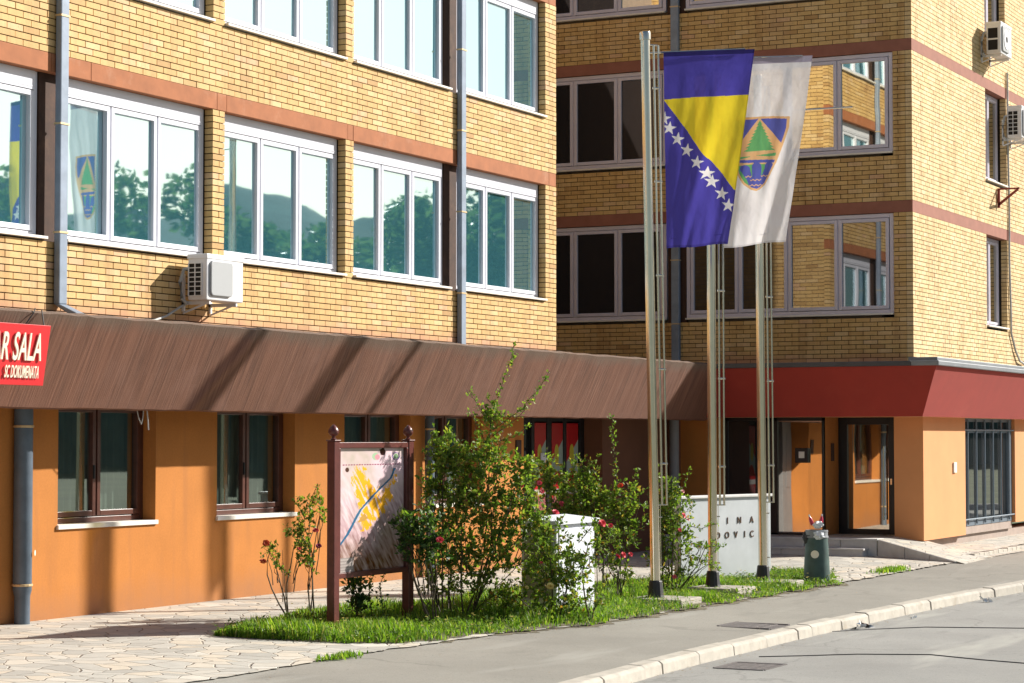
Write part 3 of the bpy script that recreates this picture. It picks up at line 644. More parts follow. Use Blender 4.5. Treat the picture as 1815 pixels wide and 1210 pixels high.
# raised strip along the street wall
b = MB(); b.pts([(35.9, 9.9, .02), (35.9, 10.93, .03), (49, 10.93, .06), (49, 10.1, .04)], [(0, 1, 2, 3)]); structure(b.build('raised_paving', M['paving']))
b = MB(); x = 35.95
while x < 48: b.box(x, x+.28, 9.80, 9.90+.0, -.12, .025+random.uniform(-.01, .01)); x += .30
structure(b.build('stone_edging', M['kerb'], bevel=.008))

# ================================================================ AIR CONDITIONERS
def aircon(name, label, X, Y, Z, w_, d_, h_, wallY, style=0, cable=None):
    t = thing(name, label, 'air conditioner', (X, wallY, Z), 'air conditioner units on the walls')
    y0 = Y; y1 = Y+d_
    b = MB(); b.box(X, X+w_, y0, y1, Z, Z+h_); b.build('casing', M['acwhite'], t, bevel=.014)
    b = MB(); b.box(X-.008, X+w_+.008, y0-.008, y1+.008, Z+h_-.05, Z+h_+.006); b.build('lid', M['acwhite'], t, bevel=.008)
    # front grille with rounded corners
    g = MB(); gx0, gx1, gz0, gz1, r = X+.05, X+w_*.66, Z+.05, Z+h_-.07, .05
    P = []
    for (cx, cz, a0) in ((gx1-r, gz1-r, 0), (gx0+r, gz1-r, 90), (gx0+r, gz0+r, 180), (gx1-r, gz0+r, 270)):
        for k in range(6): q = R(a0+k*18); P.append((cx+r*math.cos(q), cz+r*math.sin(q)))
    n = len(P); g.pts([(p[0], y0-.03, p[1]) for p in P]+[(p[0], y0+.002, p[1]) for p in P], [tuple(range(n))]+[(i, (i+1) % n, n+(i+1) % n, n+i) for i in range(n)])
    g.build('front_grille', M['acgrey'], t, bevel=.01)
    # side grille: dark cells in white bars
    g = MB(); c = MB(); rows = 7 if style == 0 else (2 if style == 1 else 6); cols = 2 if style != 1 else 1
    a0, a1, c0, c1 = y0+.07, y1-.015, Z+.05, Z+h_-.10
    if style == 1: a0, a1 = y0+.05, y1-.03
    g.box(X-.003, X-.0005, a0, a1, c0, c1)
    g.build('side_grille', M['dark'], t)
    th = .010 if style != 1 else .03
    for i in range(rows+1): z = c0+(c1-c0)*i/rows; c.box(X-.012, X-.0035, a0-.004, a1+.004, z-th/2, z+th/2)
    for i in range(cols+1): y = a0+(a1-a0)*i/cols; c.box(X-.0125, X-.003, y-.006, y+.006, c0, c1)
    c.build('grille_bars', M['acwhite'], t)
    if style == 1:
        f = MB(); f.lathe((0, 0, 0), [(.0, 0), (.06, .0), (.065, .01), (.19, .01), (.2, 0)], 24); f.v = [(X+w_*.38+v[0], y0-.03-v[2], Z+h_*.48+v[1]) for v in f.v]; f.build('fan_guard', M['acwhite'], t, smooth=True)
    for xx in (X+.08, X+w_-.12):
        k = MB(); k.box(xx, xx+.03, y0+.02, wallY, Z-.045, Z-.005); k.box(xx, xx+.03, wallY-.03, wallY, Z-.12, Z+h_*.6)
        k.tube([(xx+.015, y0+.06, Z-.03), (xx+.015, wallY-.01, Z-.14)], .012, 6); k.build('bracket', M['acwhite'], t)
    h = MB(); xh = X+.05
    h.tube([(xh, y1-.04, Z+h_*.72), (xh-.06, y1+.05, Z+h_*.68), (xh-.09, y1+.08, Z+h_*.4), (xh-.08, y1+.06, Z+.02), (xh-.02, y1+.03, Z-.04)], .022, 8); h.build('hose', M['conduit'], t, smooth=True)
    return t
aircon('air_conditioner', 'white air conditioner with grey front grille under the first floor sill of the left building', 21.23, 14.60, 3.46, .74, .26, .52, 15, 0)
aircon('air_conditioner', 'white air conditioner with round fan guard, highest on the right building', 42.03, 10.87, 9.17, .8, .28, .6, 11.28, 1)
aircon('air_conditioner', 'small air conditioner cut off by the right edge of the photo', 43.55, 10.87, 7.75, .8, .28, .62, 11.28, 2)
b = MB(); b.tube([(21.35, 14.93, 3.44), (21.2, 14.95, 3.38), (20.95, 14.95, 3.27), (20.7, 14.93, 3.21), (20.45, 14.9, 3.19), (20.2, 14.92, 3.2), (20.0, 14.95, 3.17)], .014, 8)
tag(b.build('drain_hose', M['conduit'], smooth=True), 'pale grey hose running from the air conditioner down onto the brown canopy', 'hose')
b = MB(); cx = 43.97; P = [(cx, 11.25, 9.1), (cx, 11.25, 7.7), (cx+.06, 11.25, 6.4), (cx+.03, 11.25, 5.4), (cx+.12, 11.25, 4.3), (cx+.12, 11.25, 3.95), (cx+.4, 11.24, 3.62), (cx+.7, 11.23, 3.42), (cx+1.1, 11.22, 3.36)]
b.tube(P, .022, 8); tag(b.build('cable_conduit', M['conduit'], smooth=True), 'thin grey cable conduit running down the sunlit brick wall at the right', 'conduit')
b = MB(); b.box(43.2, 43.24, 11.22, 11.27, 6.35, 6.7); b.pts([(43.2, 11.25, 6.38), (43.24, 11.25, 6.38), (43.24, 10.86, 6.68), (43.2, 10.86, 6.68), (43.2, 11.25, 6.44), (43.24, 11.25, 6.44), (43.24, 10.86, 6.73), (43.2, 10.86, 6.73)], [(0, 1, 2, 3), (4, 7, 6, 5), (0, 3, 7, 4), (1, 5, 6, 2), (3, 2, 6, 7)])
b.box(43.2, 43.24, 10.84, 11.27, 6.70, 6.73); tag(b.build('wall_bracket', M['redbracket']), 'empty red steel bracket below the middle small window on the sunlit wall', 'bracket')

# ================================================================ TEXT
def text_mesh(txt, size, ext, F, u0, z0, mat, parent, name='lettering', spacing=1.0, align='LEFT', xs_=1.0):
    c = bpy.data.curves.new('t', 'FONT'); c.body = txt; c.size = size; c.extrude = ext; c.space_character = spacing; c.align_x = align; c.offset = .012*size if len(txt) > 1 else 0
    o = bpy.data.objects.new('t', c); COL.objects.link(o); bpy.context.view_layer.update()
    me = bpy.data.meshes.new_from_object(o.evaluated_get(bpy.context.evaluated_depsgraph_get())); COL.objects.unlink(o); bpy.data.objects.remove(o)
    b = MB(); b.pts([F(u0+v.co.x*xs_, -v.co.z, z0+v.co.y) for v in me.vertices], [tuple(p.vertices) for p in me.polygons]); bpy.data.meshes.remove(me)
    return b.build(name, mat, parent)
# red sign on the canopy fascia
RS = thing('red_sign', 'red sign with white capital letters hung on the brown canopy at the left edge', 'sign', (16.9, 13.85, 2.7))
Fs = lambda u, d, z: (u, 13.905+(2.98-z)*.16+d-.06, z)
b = MB(); b.box(15.3, 17.47, -.02, .01, 2.40, 2.98, Fs); b.build('board', M['redpaint'], RS, bevel=.003)
Ft = lambda u, d, z: Fs(u, d-.035, z)
text_mesh('CENTAR SALA', .37, .006, Ft, 17.36, 2.64, M['lettering'], RS, spacing=1.05, align='RIGHT', xs_=.49)
text_mesh('SC DOKUMENATA', .165, .004, Ft, 17.36, 2.47, M['lettering'], RS, spacing=1.06, align='RIGHT', xs_=.35)
b = MB(); b.tube([(17.2, 13.93, 2.97), (17.3, 13.90, 3.10), (17.42, 13.98, 3.15)], .006, 6); b.tube([(17.42, 13.87, 2.97), (17.42, 13.9, 3.13)], .006, 6); b.build('hook', M['black'], RS)

# ================================================================ FLAGPOLES
RT = Vector((math.sin(yaw), -math.cos(yaw), 0))
ARM = Vector((.68, -.73, 0)).normalized()
def flagpole(label, X, Y, z0, ztop, lean, arm_z, arm_len, arm_rise, low):
    t = thing('flagpole', label, 'flagpole', (X, Y, z0), 'steel flagpoles')
    top = Vector((X, Y, ztop))+lean; base = Vector((X, Y, z0)); ax = lambda z: base+(top-base)*((z-z0)/(ztop-z0))
    b = MB(); zs = np.linspace(z0+.1, ztop-.08, 6); b.tube([ax(z) for z in zs], list(np.linspace(.060, .056, 6)), 24); b.build('mast', M['steel'], t, smooth=True)
    b = MB(); b.tube([ax(ztop-.10), ax(ztop-.02), ax(ztop)], [.068, .068, .062], 24); b.build('cap', M['steel'], t, smooth=True)
    b = MB(); n = 12; c = base
    rings = [(.105, 0.012), (.098, .04), (.080, .20), (.074, .215)]
    b.lathe(c, rings+[(.058, .22)], n); b.build('base_sleeve', M['rubber'], t)
    b = MB(); b.box(X-.30, X+.36, Y-.46, Y+.25, z0-.25, z0+.012); b.build('footing', M['concrete'], t, bevel=.015)
    # rails of the flag carrier, offset along the arm direction
    e = ARM
    for off in (.105, .165):
        r = MB(); r.tube([ax(low)+e*off, ax((low+ztop)/2)+e*off, ax(ztop-.16)+e*off], .0145, 8); r.build('rail', M['steel'], t, smooth=True)
    def bk(nm_, p, q, rr): r = MB(); r.tube([p, q], rr, 8); r.build(nm_, M['steel'], t, smooth=True)
    bk('bracket', ax(low)+e*.0, ax(low)+e*.18, .008); bk('bracket', ax(ztop-.16)+e*.03, ax(ztop-.16)+e*.16, .010)
    zz_ = low+.5
    while zz_ < ztop-.3: bk('clamp', ax(zz_)+e*.085, ax(zz_)+e*.185, .014); zz_ += 1.15
    bk('rope', ax(low-.85)+e*.075, ax(low)+e*.08, .004)
    for zc in (low-.75, low-.15): bk('cleat', ax(zc)+e*.05, ax(zc)+e*.10, .009)
    a = MB(); A = ax(arm_z)+e*.03; a.tube([A, A+e*arm_len+Vector((0, 0, arm_rise))], .012, 8); a.build('arm', M['steel'], t, smooth=True)
    return t
flagpole('nearest steel flagpole, leaning slightly, carrying the blue and yellow flag', 25.33, 10.84, -.05, 6.87, Vector((-.05, .10, 0)), 6.61, 1.28, .11, 1.08)
flagpole('middle steel flagpole, carrying the white flag with the crest', 27.47, 10.95, -.05, 6.93, Vector((0, .01, 0)), 6.87, 1.28, .10, 1.02)
flagpole('farthest steel flagpole with a bare arm and no flag', 28.98, 10.82, -.05, 6.86, Vector((-.02, .04, 0)), 6.35, 1.38, .13, 1.02)

b = MB(); b.tube([(19.72, 14.45, 2.2), (19.74, 14.44, 2.1), (19.80, 14.45, 2.04), (19.83, 14.45, 2.12), (19.84, 14.45, 2.2)], .006, 6); b.tube([(19.90, 14.45, 2.2), (19.92, 14.45, 2.08), (19.93, 14.45, 1.98)], .008, 6)
tag(b.build('loose_wire', M['conduit'], smooth=True), 'loose pale wire ends dangling under the brown canopy in front of the first brown window', 'wire')
# ---- flags: printed cloth; the print is laid out in centimetre-like print units (px,py)
def pnoise(x, y, k=0):
    return (np.sin(x*1.7+y*2.3+k)+np.sin(x*3.1-y*1.9+k*2.1)+np.sin(-x*.7+y*4.3+k*.7)+np.sin(x*6.1+y*5.3+k*1.3)*.5)/3.5
def fbm(x, y, seed=0, oct_=4):
    out = np.zeros(x.shape); amp = 1.; tot = 0
    for o in range(oct_):
        g = np.random.RandomState(seed+o).rand(64, 64)*2-1; X = x*2**o; Y = y*2**o; i = np.floor(X).astype(int); j = np.floor(Y).astype(int); fx = X-i; fy = Y-j
        fx = fx*fx*(3-2*fx); fy = fy*fy*(3-2*fy); q = lambda a, c: g[a % 64, c % 64]
        out += amp*((q(i, j)*(1-fx)+q(i+1, j)*fx)*(1-fy)+(q(i, j+1)*(1-fx)+q(i+1, j+1)*fx)*fy); tot += amp; amp *= .55
    return out/tot
def poly(px, py, P):
    m = np.zeros(px.shape, bool); n = len(P)
    for i in range(n):
        x0, y0 = P[i]; x1, y1 = P[(i+1) % n]
        if y0 == y1: continue
        c = ((y0 > py) != (y1 > py)) & (px < (x1-x0)*(py-y0)/(y1-y0)+x0); m ^= c
    return m
def star(px, py, cx, cy, r, a=0):
    P = []
    for k in range(10):
        q = R(-90+36*k+a); rr = r if k % 2 == 0 else r*.39; P.append((cx+rr*math.cos(q), cy+rr*math.sin(q)))
    return poly(px, py, P)
BLUE = (.085, .07, .42); YEL = (.86, .68, .04); WHT = (.92, .90, .92)
def flag1col(U, V):
    xl = 1175+8*V; xr = 1337-50*V; px = xl+(xr-xl)*U; py = (92+348*V)*(1-U)+(86+346*V)*U
    C = np.zeros(U.shape+(3,)); C[:] = BLUE
    fill(C, poly(px, py, [(1176, 176), (1240, 170.5), (1345, 167.5), (1345, 360), (1297, 336), (1262, 289)]), YEL)
    for sx_, sy_ in ((165, 487), (192, 538), (235, 593), (285, 650), (340, 710), (383, 768), (402, 812), (448, 875), (482, 935)):
        fill(C, star(px, py, sx_/2.882+1120, sy_/2.881+40, 13, 8), WHT)
    C[(V < .022)] *= .35; C[(V > .988) | (U > .985)] *= .7
    return C
OR_ = (.84, .52, .26); GR_ = (.16, .46, .18); BL_ = (.12, .14, .52)
def flag2col(U, V):
    xl = 1285-2*V; xr = 1440-47*V; px = xl+(xr-xl)*U; py = (104+336*V)*(1-U)+(98+329*V)*U
    C = np.zeros(U.shape+(3,)); C[:] = WHT
    K = lambda L: [(x/2.882+1120, y/2.881+40) for x, y in L]
    sh = K([(500, 492), (560, 486), (655, 479), (740, 478), (806, 480), (800, 530), (780, 590), (755, 660), (735, 715), (705, 780), (680, 828), (655, 852), (640, 860), (615, 852), (580, 825), (550, 780), (528, 720), (512, 650), (503, 570)])
    fill(C, poly(px, py, sh), OR_); cx = sum(p[0] for p in sh)/len(sh); cy = sum(p[1] for p in sh)/len(sh)
    fill(C, poly(px, py, [(cx+(x-cx)*.90, cy+(y-cy)*.94) for x, y in sh]), BL_)
    fill(C, poly(px, py, K([(655, 484), (530, 655), (520, 700), (735, 700), (768, 625)])), OR_)
    T = [(657, 498)]
    for i in range(9): T += [(657+12+i*8.0, 520+i*16.5), (657+7+i*6.6, 522+i*16.5)]
    T += [(736, 650), (576, 660)]
    for i in range(8, -1, -1): T += [(657-7-i*6.6, 524+i*16.8), (657-12-i*8.0, 522+i*16.8)]
    fill(C, poly(px, py, K(T)), GR_)
    fill(C, poly(px, py, K([(532, 685), (620, 682), (560, 698), (533, 698)])), GR_); fill(C, poly(px, py, K([(737, 664), (640, 678), (700, 684), (733, 680)])), GR_)
    ins = poly(px, py, [(cx+(x-cx)*.90, cy+(y-cy)*.94) for x, y in sh])
    yk = (py-40)*2.881; xk = (px-1120)*2.882; fill(C, ins & (yk > 715), OR_); fill(C, ins & (yk > 722+.0010*(xk-650)**2), GR_)
    lob = ins & (((xk-586)**2/25**2+(yk-746)**2/20**2 < 1) | ((xk-642)**2/22**2+(yk-735)**2/22**2 < 1) | ((xk-702)**2/23**2+(yk-735)**2/22**2 < 1)
                 | poly(px, py, K([(562, 748), (610, 748), (622, 790), (620, 740), (664, 738), (662, 785), (680, 742), (722, 738), (690, 815), (650, 852), (612, 845), (596, 800)])))
    fill(C, lob, BL_)
    for (a, c, yy_) in ((590, 618, 785), (660, 700, 783), (612, 662, 803), (608, 664, 830)): fill(C, (xk > a) & (xk < c) & (abs(yk-yy_-3*np.sin((xk-a)*.35)) < 2.6), OR_)
    C[(V < .035)] = (.42, .38, .48); C[(V > .99)] *= .8
    return C
def flag(name, label, TL, TR, BLc, BRc, colf, ph, nu, nv, fold):
    TL, TR, BLc, BRc = map(np.array, (TL, TR, BLc, BRc)); nrm = np.array((-ARM.y, ARM.x, 0))*-1.0
    def F(U, V):
        u, v = U[..., None], V[..., None]
        P = (TL*(1-u)+TR*u)*(1-v)+(BLc*(1-u)+BRc*u)*v
        amp = np.clip(V, 0, 1)**.7
        d = .045*amp*np.sin(U*7+ph+V*1.2)+.012*amp*np.sin(U*15+ph*2+V*3)+.012*pnoise(U*6, V*5, ph)*amp
        s_ = U-(.92-.62*V) if fold == 0 else U-(.98-.45*V)      # long diagonal crease from the top corner
        d += .0035*np.sin(U*34+V*9+ph)*np.clip(V*3, 0, 1)+.009*fbm(U*5+V*2, V*7, 3)
        d += .05*np.clip(V*1.4, 0, 1)*np.tanh(s_*16)*np.exp(-np.clip(s_, 0, 9)*1.5)
        sw = np.exp(-((V-.78-.25*(U-.5)**2)/.05)**2)*np.clip(.5-U, 0, 1); d += .04*sw
        sag = np.sin(U*math.pi)*.0+.006*np.sin(U*9+ph)*(V > .95)
        return P+nrm*d[..., None]+np.array((0, 0, 1))*sag[..., None]
    o = paint_grid(name, F, nu, nv, colf, M['flag'], None); tag(o, label, 'flag', 'flags on the steel poles'); return o
flag('flag', 'blue and yellow flag with a row of white stars on the nearest pole', (25.40, 10.75, 6.62), (26.22, 9.87, 6.72), (25.43, 10.72, 4.21), (25.96, 10.15, 4.28), flag1col, .6, 230, 480, 0)
flag('flag', 'white flag with a shield crest of pine tree and blue waves', (27.60, 10.80, 6.88), (28.45, 9.89, 6.98), (27.58, 10.82, 4.38), (28.18, 10.18, 4.49), flag2col, 2.2, 230, 480, 1)

# ================================================================ INFORMATION BOARD
IB = thing('information_board', 'tall map board in a dark red frame with ball finials among the rose bushes', 'notice board', (20.5, 12.05, -.07))
for X in (19.79, 21.34):
    b = MB(); b.box(X-.045, X+.06, 12.0, 12.09, -.15, 1.86); b.box(X-.055, X+.07, 11.99, 12.1, 1.86, 1.875); o = b.build('post', M['redpost'], IB, bevel=.006)
    b = MB(); b.lathe((X+.008, 12.045, 1.875), [(.03, 0), (.034, .01), (.018, .02), (.018, .035), (.042, .05), (.056, .075), (.054, .10), (.036, .13), (.02, .145), (.012, .155), (0, .16)], 16); b.build('finial', M['redpost'], o, smooth=True)
b = MB(); b.box(19.851, 21.294, 12.01, 12.08, 1.79, 1.85); b.box(19.851, 21.294, 12.01, 12.08, .455, .51); b.box(19.851, 19.885, 12.01, 12.08, .511, 1.789); b.box(21.26, 21.294, 12.01, 12.08, .511, 1.789); b.box(19.886, 21.259, 12.055, 12.075, .511, 1.789)
b.build('frame', M['redpost'], IB, bevel=.005)
def mapcol(U, V):   # V up
    y = 1-V; n = 1.6*fbm(U*4+y*2, y*5-U*2, 1); n2 = 1.6*fbm(U*10, y*14, 9); n3 = 1.8*fbm((U+y*.6)*9, (y-U*1.2)*34, 21)
    C = np.zeros(U.shape+(3,)); C[:] = (.66, .57, .57); C += (n[..., None]*np.array((.16, .10, .17)))
    g = np.clip((y-.28)*1.8+n*.25+(U-.5)*.5, 0, 1)[..., None]; C = C*(1-g*.75)+np.array((.36, .24, .22))*g*.75
    g = np.clip((y-.72)*3+n2*.3, 0, .8)[..., None]; C = C*(1-g)+np.array((.22, .14, .09))*g
    C += n3[..., None]*.16*np.clip((y-.15)*3, 0, 1)[..., None]  # diagonal gloss streaks painted over the print
    yl = poly(U+.06*n2+.03*n3, y+.05*n3, [(.20, .15), (.44, .15), (.47, .30), (.60, .36), (.78, .28), (.83, .17), (.86, .26), (.72, .50), (.62, .55), (.48, .66), (.30, .68), (.36, .55), (.28, .48), (.24, .30)])
    yl &= ~((n3 > .5)); fill(C, yl & (y < .68), (.80, .44, .03))
    pt = poly(U, y, [(.3, .6), (.36, .55), (.48, .5), (.52, .6), (.4, .66)]); fill(C, pt & (n2 > 0), (.5, .32, .08))
    rx = np.interp(y, [.17, .25, .38, .5, .60, .70, .78], [.86, .80, .55, .34, .24, .14, .03]); fill(C, (abs(U-rx) < .020+.006*n2) & (y > .17) & (y < .78), (.04, .15, .27))
    fill(C, (abs(U-rx-.03) < .012) & (y > .4) & (y < .6), (.55, .55, .55))
    fill(C, (abs(y-.135) < .005) & (U > .06) & (U < .95) & (np.sin(U*160) > -.5), (.25, .05, .12))
    fill(C, ((U-.88)**2*.28+(y-.07)**2 < .0011), (.16, .1, .35)); fill(C, ((U-.88)**2*.28+(y-.07)**2 < .0007), (.7, .66, .6)); fill(C, (abs(U-.88) < .04-.9*abs(y-.075)) & (abs(y-.07) < .02), (.2, .35, .2))
    fill(C, ((U-.56)**2*.35+(y-.07)**2 < .0009), (.35, .55, .35)); fill(C, ((U-.59)**2*.35+(y-.075)**2 < .0005), (.7, .3, .35))
    fill(C, poly(U, y, [(.62, .005), (.64, .01), (.66, .0), (.69, .0), (.72, .03), (.70, .06), (.65, .06), (.63, .04)]), (.05, .02, .02)); fill(C, ((U-.14)**2+(y-.175)**2*2 < .0008), (.08, .04, .03))
    fill(C, (y > .885) & (U < .24), (.30, .29, .27)); fill(C, (y > .885) & (U < .22) & (np.sin(y*260) > .2), (.42, .41, .38))
    return C*np.array((1.0, .90, .92))
paint_grid('map_poster', lambda U, V: np.stack([19.888+1.37*U, np.full_like(U, 12.05)+.002*pnoise(U*3, V*4), .512+1.276*V], -1), 170, 240, mapcol, M['poster'], IB)

# ================================================================ UTILITY CABINET
UC = thing('utility_cabinet', 'pale grey metal utility cabinet with sloping lid behind the roses', 'cabinet', (23.3, 11.1, -.1))
x0, x1, y0, y1 = 22.84, 23.86, 10.98, 11.42
b = MB(); b.box(x0, x1, y0, y1, -.15, .92); b.build('body', M['cabinet'], UC, bevel=.01)
b = MB(); b.pts([(x0-.05, y0-.05, .92), (x1+.05, y0-.05, .92), (x1+.05, y1+.05, .92), (x0-.05, y1+.05, .92), (x0-.05, y0-.05, .965), (x1+.05, y0-.05, .965), (x1+.05, y1+.05, .965), (x0-.05, y1+.05, .965), ((x0+x1)/2-.2, (y0+y1)/2, 1.02), ((x0+x1)/2+.2, (y0+y1)/2, 1.02)],
               [(0, 3, 2, 1), (0, 1, 5, 4), (1, 2, 6, 5), (2, 3, 7, 6), (3, 0, 4, 7), (4, 5, 9, 8), (5, 6, 9), (6, 7, 8, 9), (7, 4, 8)]); b.build('lid', M['cabinet'], UC, bevel=.006)
b = MB(); b.box(x0+.05, x1-.05, y0-.012, y0-.002, .02, .87); b.box(x0+.09, x0+.11, y0-.03, y0-.012, .4, .52); b.build('door', M['cabinet'], UC, bevel=.005)
b = MB(); b.box(x0-.01, x0-.001, y0+.04, y1-.04, .1, .88)
for i in range(5): b.box(x0-.02, x0-.0105, y0+.08, y1-.08, .55+i*.05, .565+i*.05)
b.build('vent_panel', M['cabinetside'], UC)

# ================================================================ STONE MONUMENT SIGN
MS = thing('stone_name_sign', 'pale marble slab with raised bronze capital letters behind the flagpoles', 'sign', (29.6, 11.5, -.07))
A = Vector((28.45, 11.80, 0)); Bv = Vector((30.45, 11.25, 0)); dm = (Bv-A).normalized(); nm = Vector((dm.y, -dm.x, 0)); LN = (Bv-A).length
Fm = lambda u, d, z: tuple(A+dm*u-nm*d+Vector((0, 0, z)))
b = MB(); b.box(0, LN, 0, .12, -.15, 1.06, Fm); b.build('slab', M['marble'], MS, bevel=.006)
b = MB(); b.box(-.03, LN+.03, -.03, .15, 1.061, 1.10, Fm); b.build('coping', M['stonestep'], MS, bevel=.008)
wl = {'I': 1.05, 'N': 1.33, 'A': 1.64}
for ch, u, z in (('I', 1.03, .70), ('N', 1.27, .70), ('A', 1.57, .70), ('D', .78, .50), ('O', .98, .50), ('V', 1.20, .50), ('I', 1.43, .50), ('C', 1.57, .50), ('I', 1.82, .50)):
    text_mesh(ch, .130, .004, lambda uu, d, z_: Fm(uu, d-.006, z_), u, z, M['bronze'], MS, name='letter')

# ================================================================ LITTER BIN
bx, by = 29.92, 10.38; bz = G(bx, by)
LB = thing('litter_bin', 'dark green round litter bin overflowing with rubbish beside the pavement', 'bin', (bx, by, bz))
b = MB(); b.lathe((bx, by, bz), [(.19, -.02), (.185, .05), (.165, .45), (.155, .60), (.15, .70), (.135, .70), (.13, .5)], 24); b.build('body', M['bin'], LB, smooth=True)
b = MB(); b.lathe((bx, by, bz+.56), [(.156, .06), (.164, .065), (.162, .085), (.155, .09), (.153, .14), (.158, .145), (.158, .165), (.148, .17), (.140, .05)], 24); b.build('rim', M['flash'], LB, smooth=True)
st = MB(); n = 16
for r_ in (0, 1):
    pass
th0 = math.atan2(-by, -bx)-.15; P = []
for k in range(n): q = 2*math.pi*k/n; P.append((bx+.179*math.cos(th0+.05/.17*math.cos(q)*1.1), by+.179*math.sin(th0+.05/.17*math.cos(q)*1.1), bz+.40+.055*math.sin(q)))
st.pts(P, [tuple(range(n))]); st.build('sticker', M['lettering'], LB)
def blob(c, r, seed, sq=(1, 1, 1), amp=.25, n1=10, n2=14):
    b = MB(); rnd = random.Random(seed); ph = [rnd.uniform(0, 6) for _ in range(6)]
    for i in range(n1+1):
        for k in range(n2):
            t = math.pi*i/n1; q = 2*math.pi*k/n2
            rr = r*(1+amp*(math.sin(3*q+ph[0]+t*2)*.5+math.sin(5*q+ph[1])*math.sin(3*t+ph[2])*.6+math.sin(7*t+2*q+ph[3])*.3)*math.sin(t))
            b.v.append((c[0]+rr*math.sin(t)*math.cos(q)*sq[0], c[1]+rr*math.sin(t)*math.sin(q)*sq[1], c[2]+rr*math.cos(t)*sq[2]))
    for i in range(n1):
        for k in range(n2): k2 = (k+1) % n2; b.f.append((i*n2+k, i*n2+k2, (i+1)*n2+k2, (i+1)*n2+k)); b.m.append(0)
    return b
tag(blob((bx-.15, by-.08, bz+.66), .062, 3, (1, 1.1, .9), .5).build('plastic_bag', M['bag']), 'crumpled white plastic bag bulging from the front of the litter bin', 'plastic bag')
tag(blob((bx-.02, by-.03, bz+.80), .068, 5, (1, 1, .8), .4).build('plastic_bag', M['bag']), 'crumpled white plastic bag on top of the litter bin', 'plastic bag')
tag(blob((bx-.02, by+.10, bz+.62), .11, 8, (1, .9, .9), .3).build('black_bag', M['rubber']), 'black bin liner hanging over the rim of the litter bin', 'bin liner')
for i, (dx, dy, tx, ty, lb) in enumerate(((-.03, .05, -.3, .25, 'left of the two red plastic bottles standing in the litter bin'), (.03, -.05, .1, -.1, 'right of the two red plastic bottles standing in the litter bin'))):
    bt = thing('plastic_bottle', lb, 'bottle', (bx+dx, by+dy, bz+.8), 'bottles in the litter bin')
    p0 = Vector((bx+dx, by+dy, bz+.80)); ax_ = Vector((tx, ty, 1)).normalized()
    b = MB(); b.tube([p0+ax_*s_ for s_ in (0, .05, .09, .12)], [.026, .028, .024, .012], 10); b.build('bottle_body', M['redplastic'], bt, smooth=True)
    b = MB(); b.tube([p0+ax_*.12, p0+ax_*.15], .012, 8); b.build('bottle_cap', M['clearplastic'], bt, smooth=True)

# ================================================================ STREET LITTER, COVERS
def crumple(name, label, X, Y, z, r, mats, seed):
    rnd = random.Random(seed); b = MB()
    for i in range(16):
        c = Vector((X+rnd.gauss(0, r), Y+rnd.gauss(0, r*.6), z+abs(rnd.gauss(0, r*.25))+.006)); a = Vector((rnd.uniform(-1, 1), rnd.uniform(-1, 1), rnd.uniform(-.4, .6))).normalized()*r*.8
        d = Vector((rnd.uniform(-1, 1), rnd.uniform(-1, 1), rnd.uniform(0, .9))).normalized()*r*.6
        P = [c, c+a, c+a+d, c+d]; P = [Vector((p.x, p.y, max(p.z, z+.004))) for p in P]; b.pts(P, [(0, 1, 2), (0, 2, 3)], rnd.randrange(len(mats)))
    tag(b.build(name, mats, fix=False), label, 'litter'); return b
crumple('wrapper', 'crumpled dark red and white wrapper lying against the kerb on the road', 24.9, 8.12, zroad(24.9, 8), .085, [M['redbracket'], M['rubber'], M['bag'], M['pipe']], 4)
crumple('paper_scrap', 'crumpled white paper scrap on the road at the far kerb', 29.75, 7.95, zroad(29.75, 8), .07, [M['bag']], 9)
crumple('paper_scrap', 'tiny white paper scrap in the gutter just beyond the red wrapper', 26.6, 8.0, zroad(26.6, 8), .035, [M['bag']], 12)
for P, lb in (([(21.3, 8.0), (21.56, 7.68), (22.0, 7.2), (22.28, 6.53), (22.0, 5.94), (21.85, 5.48), (21.8, 4.5)], 'nearer'), ([(24.4, 8.31), (24.9, 8.0), (25.48, 7.53), (25.84, 6.48), (26.0, 5.3), (26.1, 4)], 'farther')):
    b = MB(); b.tube([(x, y, zroad(x, y)+.004) for x, y in P], .006, 6)
    tag(b.build('cable', M['rubber'], smooth=True), 'thin black cable lying across the road, the %s of the two' % lb, 'cable')
def cover(label, X, Y, w_, l_, dz, m):
    b = MB(); z = lambda x, y: (G(x, y) if y > kerbY(x) else zroad(x, y))+dz
    t = thing('access_cover', label, 'manhole cover', (X, Y, z(X, Y)))
    b.pts([(X+sx*l_, Y+sy*w_, z(X+sx*l_, Y+sy*w_)) for sx, sy in ((-1, -1), (1, -1), (1, 1), (-1, 1))], [(0, 1, 2, 3)]); b.build('plate', m, t)
    f = MB()
    for sx in (-1, 1): f.box(X+sx*l_-.03, X+sx*l_+.03, Y-w_, Y+w_, z(X+sx*l_, Y)-.03, z(X+sx*l_, Y)+.004)
    for sy in (-1, 1): f.box(X-l_, X+l_, Y+sy*w_-.015, Y+sy*w_+.015, z(X, Y+sy*w_)-.03, z(X, Y+sy*w_)+.004)
    for i in range(1, 5): f.box(X-l_+.05, X+l_-.05, Y-w_+i*2*w_/5-.012, Y-w_+i*2*w_/5+.012, z(X, Y)-.03, z(X, Y)+.003)
    f.build('rim', M['iron'], t)
cover('dark iron grating set in the pavement beside the kerb', 23.4, 8.85, .3, .3, -.008, M['iron'])
cover('iron drain cover in the road against the kerb', 20.4, 7.75, .25, .3, .004, M['iron'])

